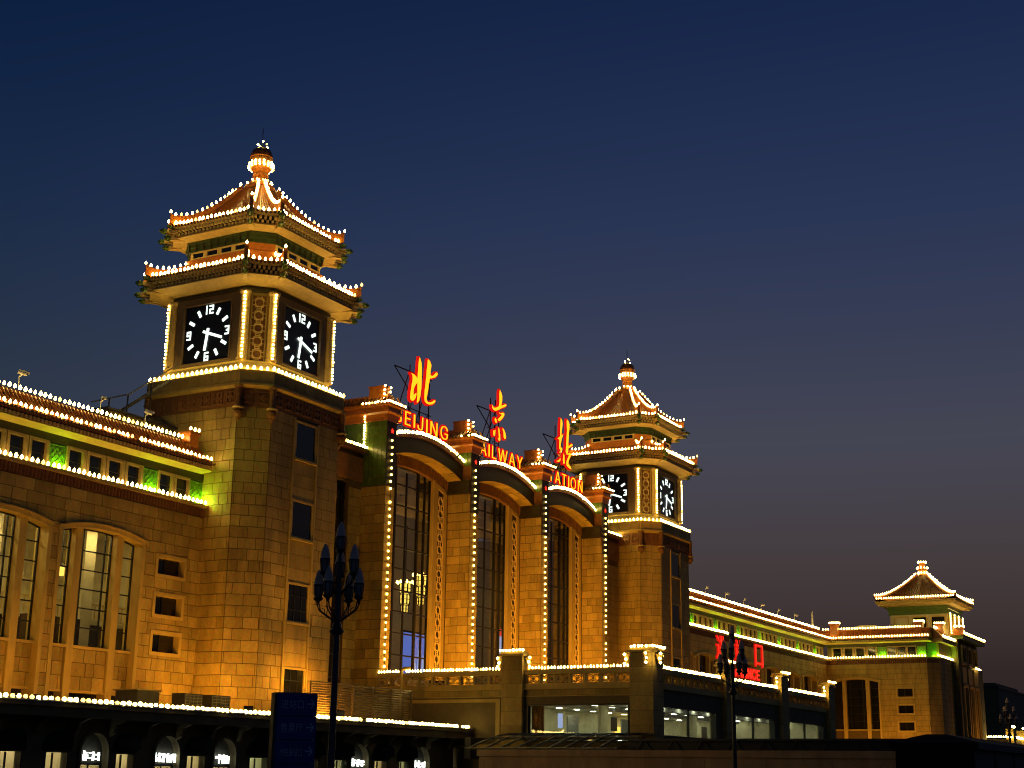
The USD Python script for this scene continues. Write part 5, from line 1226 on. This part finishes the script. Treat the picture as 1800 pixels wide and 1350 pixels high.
obj('parapet', MB().box(344.8, 460.2, 65.8, 90.2, 22.2, 22.6), 'dark', fbk)
obj('mast', MB().tube([(358, 72, 23.8), (358, 72, 27.5)], .12, 5).tube([(357, 72, 26.6), (359, 72, 26.6)], .08, 4), 'dark', fbk)
gt = thing('gate_lodge', 'small low lodge with bulb-lined parapet beyond the pavilion wing', 'building')
obj('body', MB().box(206.5, 219, 38.6, 44, 0, 7.2), 'render', gt)
for (x0, x1) in ((206.4, 208.2), (214.0, 215.6)):
    obj('pier', MB().box(x0 + 1.6, x1 + 1.4, 38.2, 39.2, 0, 8.6), 'trim', gt)
    string(gt, line((x0 + 1.5, 38.3, 8.75), (x1 + 1.5, 38.3, 8.75), .3), singly=False, size=1.3)
string(gt, line((206.5, 38.4, 7.4), (219, 38.4, 7.4), .32), singly=False, size=1.3)
string(gt, line((206.5, 44, 7.4), (206.5, 38.6, 7.4), .32), singly=False, size=1.3)
wl = thing('work_light', 'small cold white lamp cluster at the foot of the far right lamp post', 'lamp')
obj('bracket', MB().box(128, 130.2, 22.8, 22.9, 3.0, 3.4), 'steel', wl)
for k in range(4): obj('lamp', MB().lathe([(0, -.1), (.14, 0), (.1, .12), (0, .16)], (128.2 + k * .6, 22.7, 3.5), 8), 'shoplamp', wl)

# ------------------------------------------------------------------ floodlights that wash the walls
def flood(x, y, z, aim, lab, size=(.5, .32), m='flood'):
    t = thing('floodlight', lab, 'floodlight', None, 'floodlights washing the station walls')
    p = np.array([x, y, z], float); d = np.array(aim, float) - p; d /= np.linalg.norm(d)
    s = np.cross(d, [0, 0, 1.0]); s /= np.linalg.norm(s); u = np.cross(s, d); w, h = size[0] / 2, size[1] / 2
    def ring(a, e): return [p + d * a + s * sx * (w + e) + u * sz * (h + e) for sx, sz in ((-1, -1), (1, -1), (1, 1), (-1, 1))]
    obj('housing', MB().loft([ring(-.22, -.08), ring(-.1, .02), ring(.06, .04)], False).add(ring(-.22, -.08), [(0, 1, 2, 3)]), 'dark', t)
    obj('lamp_glass', MB().add(ring(.0, 0), [(0, 1, 2, 3)]), m, t)
    obj('bracket', MB().tube([p - d * .1 - (0, 0, .05), (x - d[0] * .1, y - d[1] * .1, z - .35)], .04, 5), 'steel', t)

for x, w_ in ((41.7, 'furthest left'), (48.4, 'second from the left'), (55.0, 'third from the left')):
    flood(x, 51.6, 4.75, (x + .2, 54.9, 8.5), 'floodlight on the arcade terrace below an arched window, ' + w_, (.36, .24))
flood(59.9, 52.2, 4.75, (62.6, 53.6, 9.5), 'floodlight on the terrace aimed at the side of the near clock tower', (.42, .3))
flood(60.6, 49.2, 4.75, (64.2, 52.0, 9.5), 'floodlight on the terrace aimed at the cut corner of the near tower', (.42, .3))
flood(67.3, 48.4, 4.75, (67.6, 51.6, 7.5), 'floodlight on the terrace aimed up the near tower front', (.72, .5))
for b, w_ in zip(BAY, ('nearest', 'middle', 'farthest')):
    flood(b - 3.2, 50.6, 7.2, (b + 1.8, 54.6, 18), 'floodlight on the block roof aimed across the %s arched bay' % w_, (1.1, .75))
    flood(b + 3.1, 52.5, 7.2, (b + 5.2, 54.3, 10.5), 'floodlight on the block roof beside the right pilaster of the %s bay' % w_, (.40, .28))
flood(114.6, 50.8, 7.0, (118.5, 55, 12), 'floodlight on the roof aimed at the side of the far clock tower', (.5, .36))
flood(123.6, 48.4, 5.0, (123.6, 51.6, 9), 'floodlight aimed up the far tower front', (.36, .26))
for x, w_ in zip((133, 142, 151, 160, 169), ('first', 'second', 'third', 'fourth', 'fifth')):
    flood(x, 49.5, 5.2, (x + .3, 54.9, 10.5), 'floodlight below the far wing wall, %s from the far tower' % w_, (.36, .24))
for y, w_ in ((52.0, 'inner corner'), (47.5, 'middle'), (43.5, 'outer corner')):
    flood(175.5, y, 5.2, (180, y, 9.5), 'floodlight facing the pavilion wing side wall near its ' + w_, (.34, .24))
flood(193.5, 36.0, 5.2, (194.0, 39.5, 9.5), 'floodlight aimed at the tall windows of the pavilion wing bay', (.36, .26))
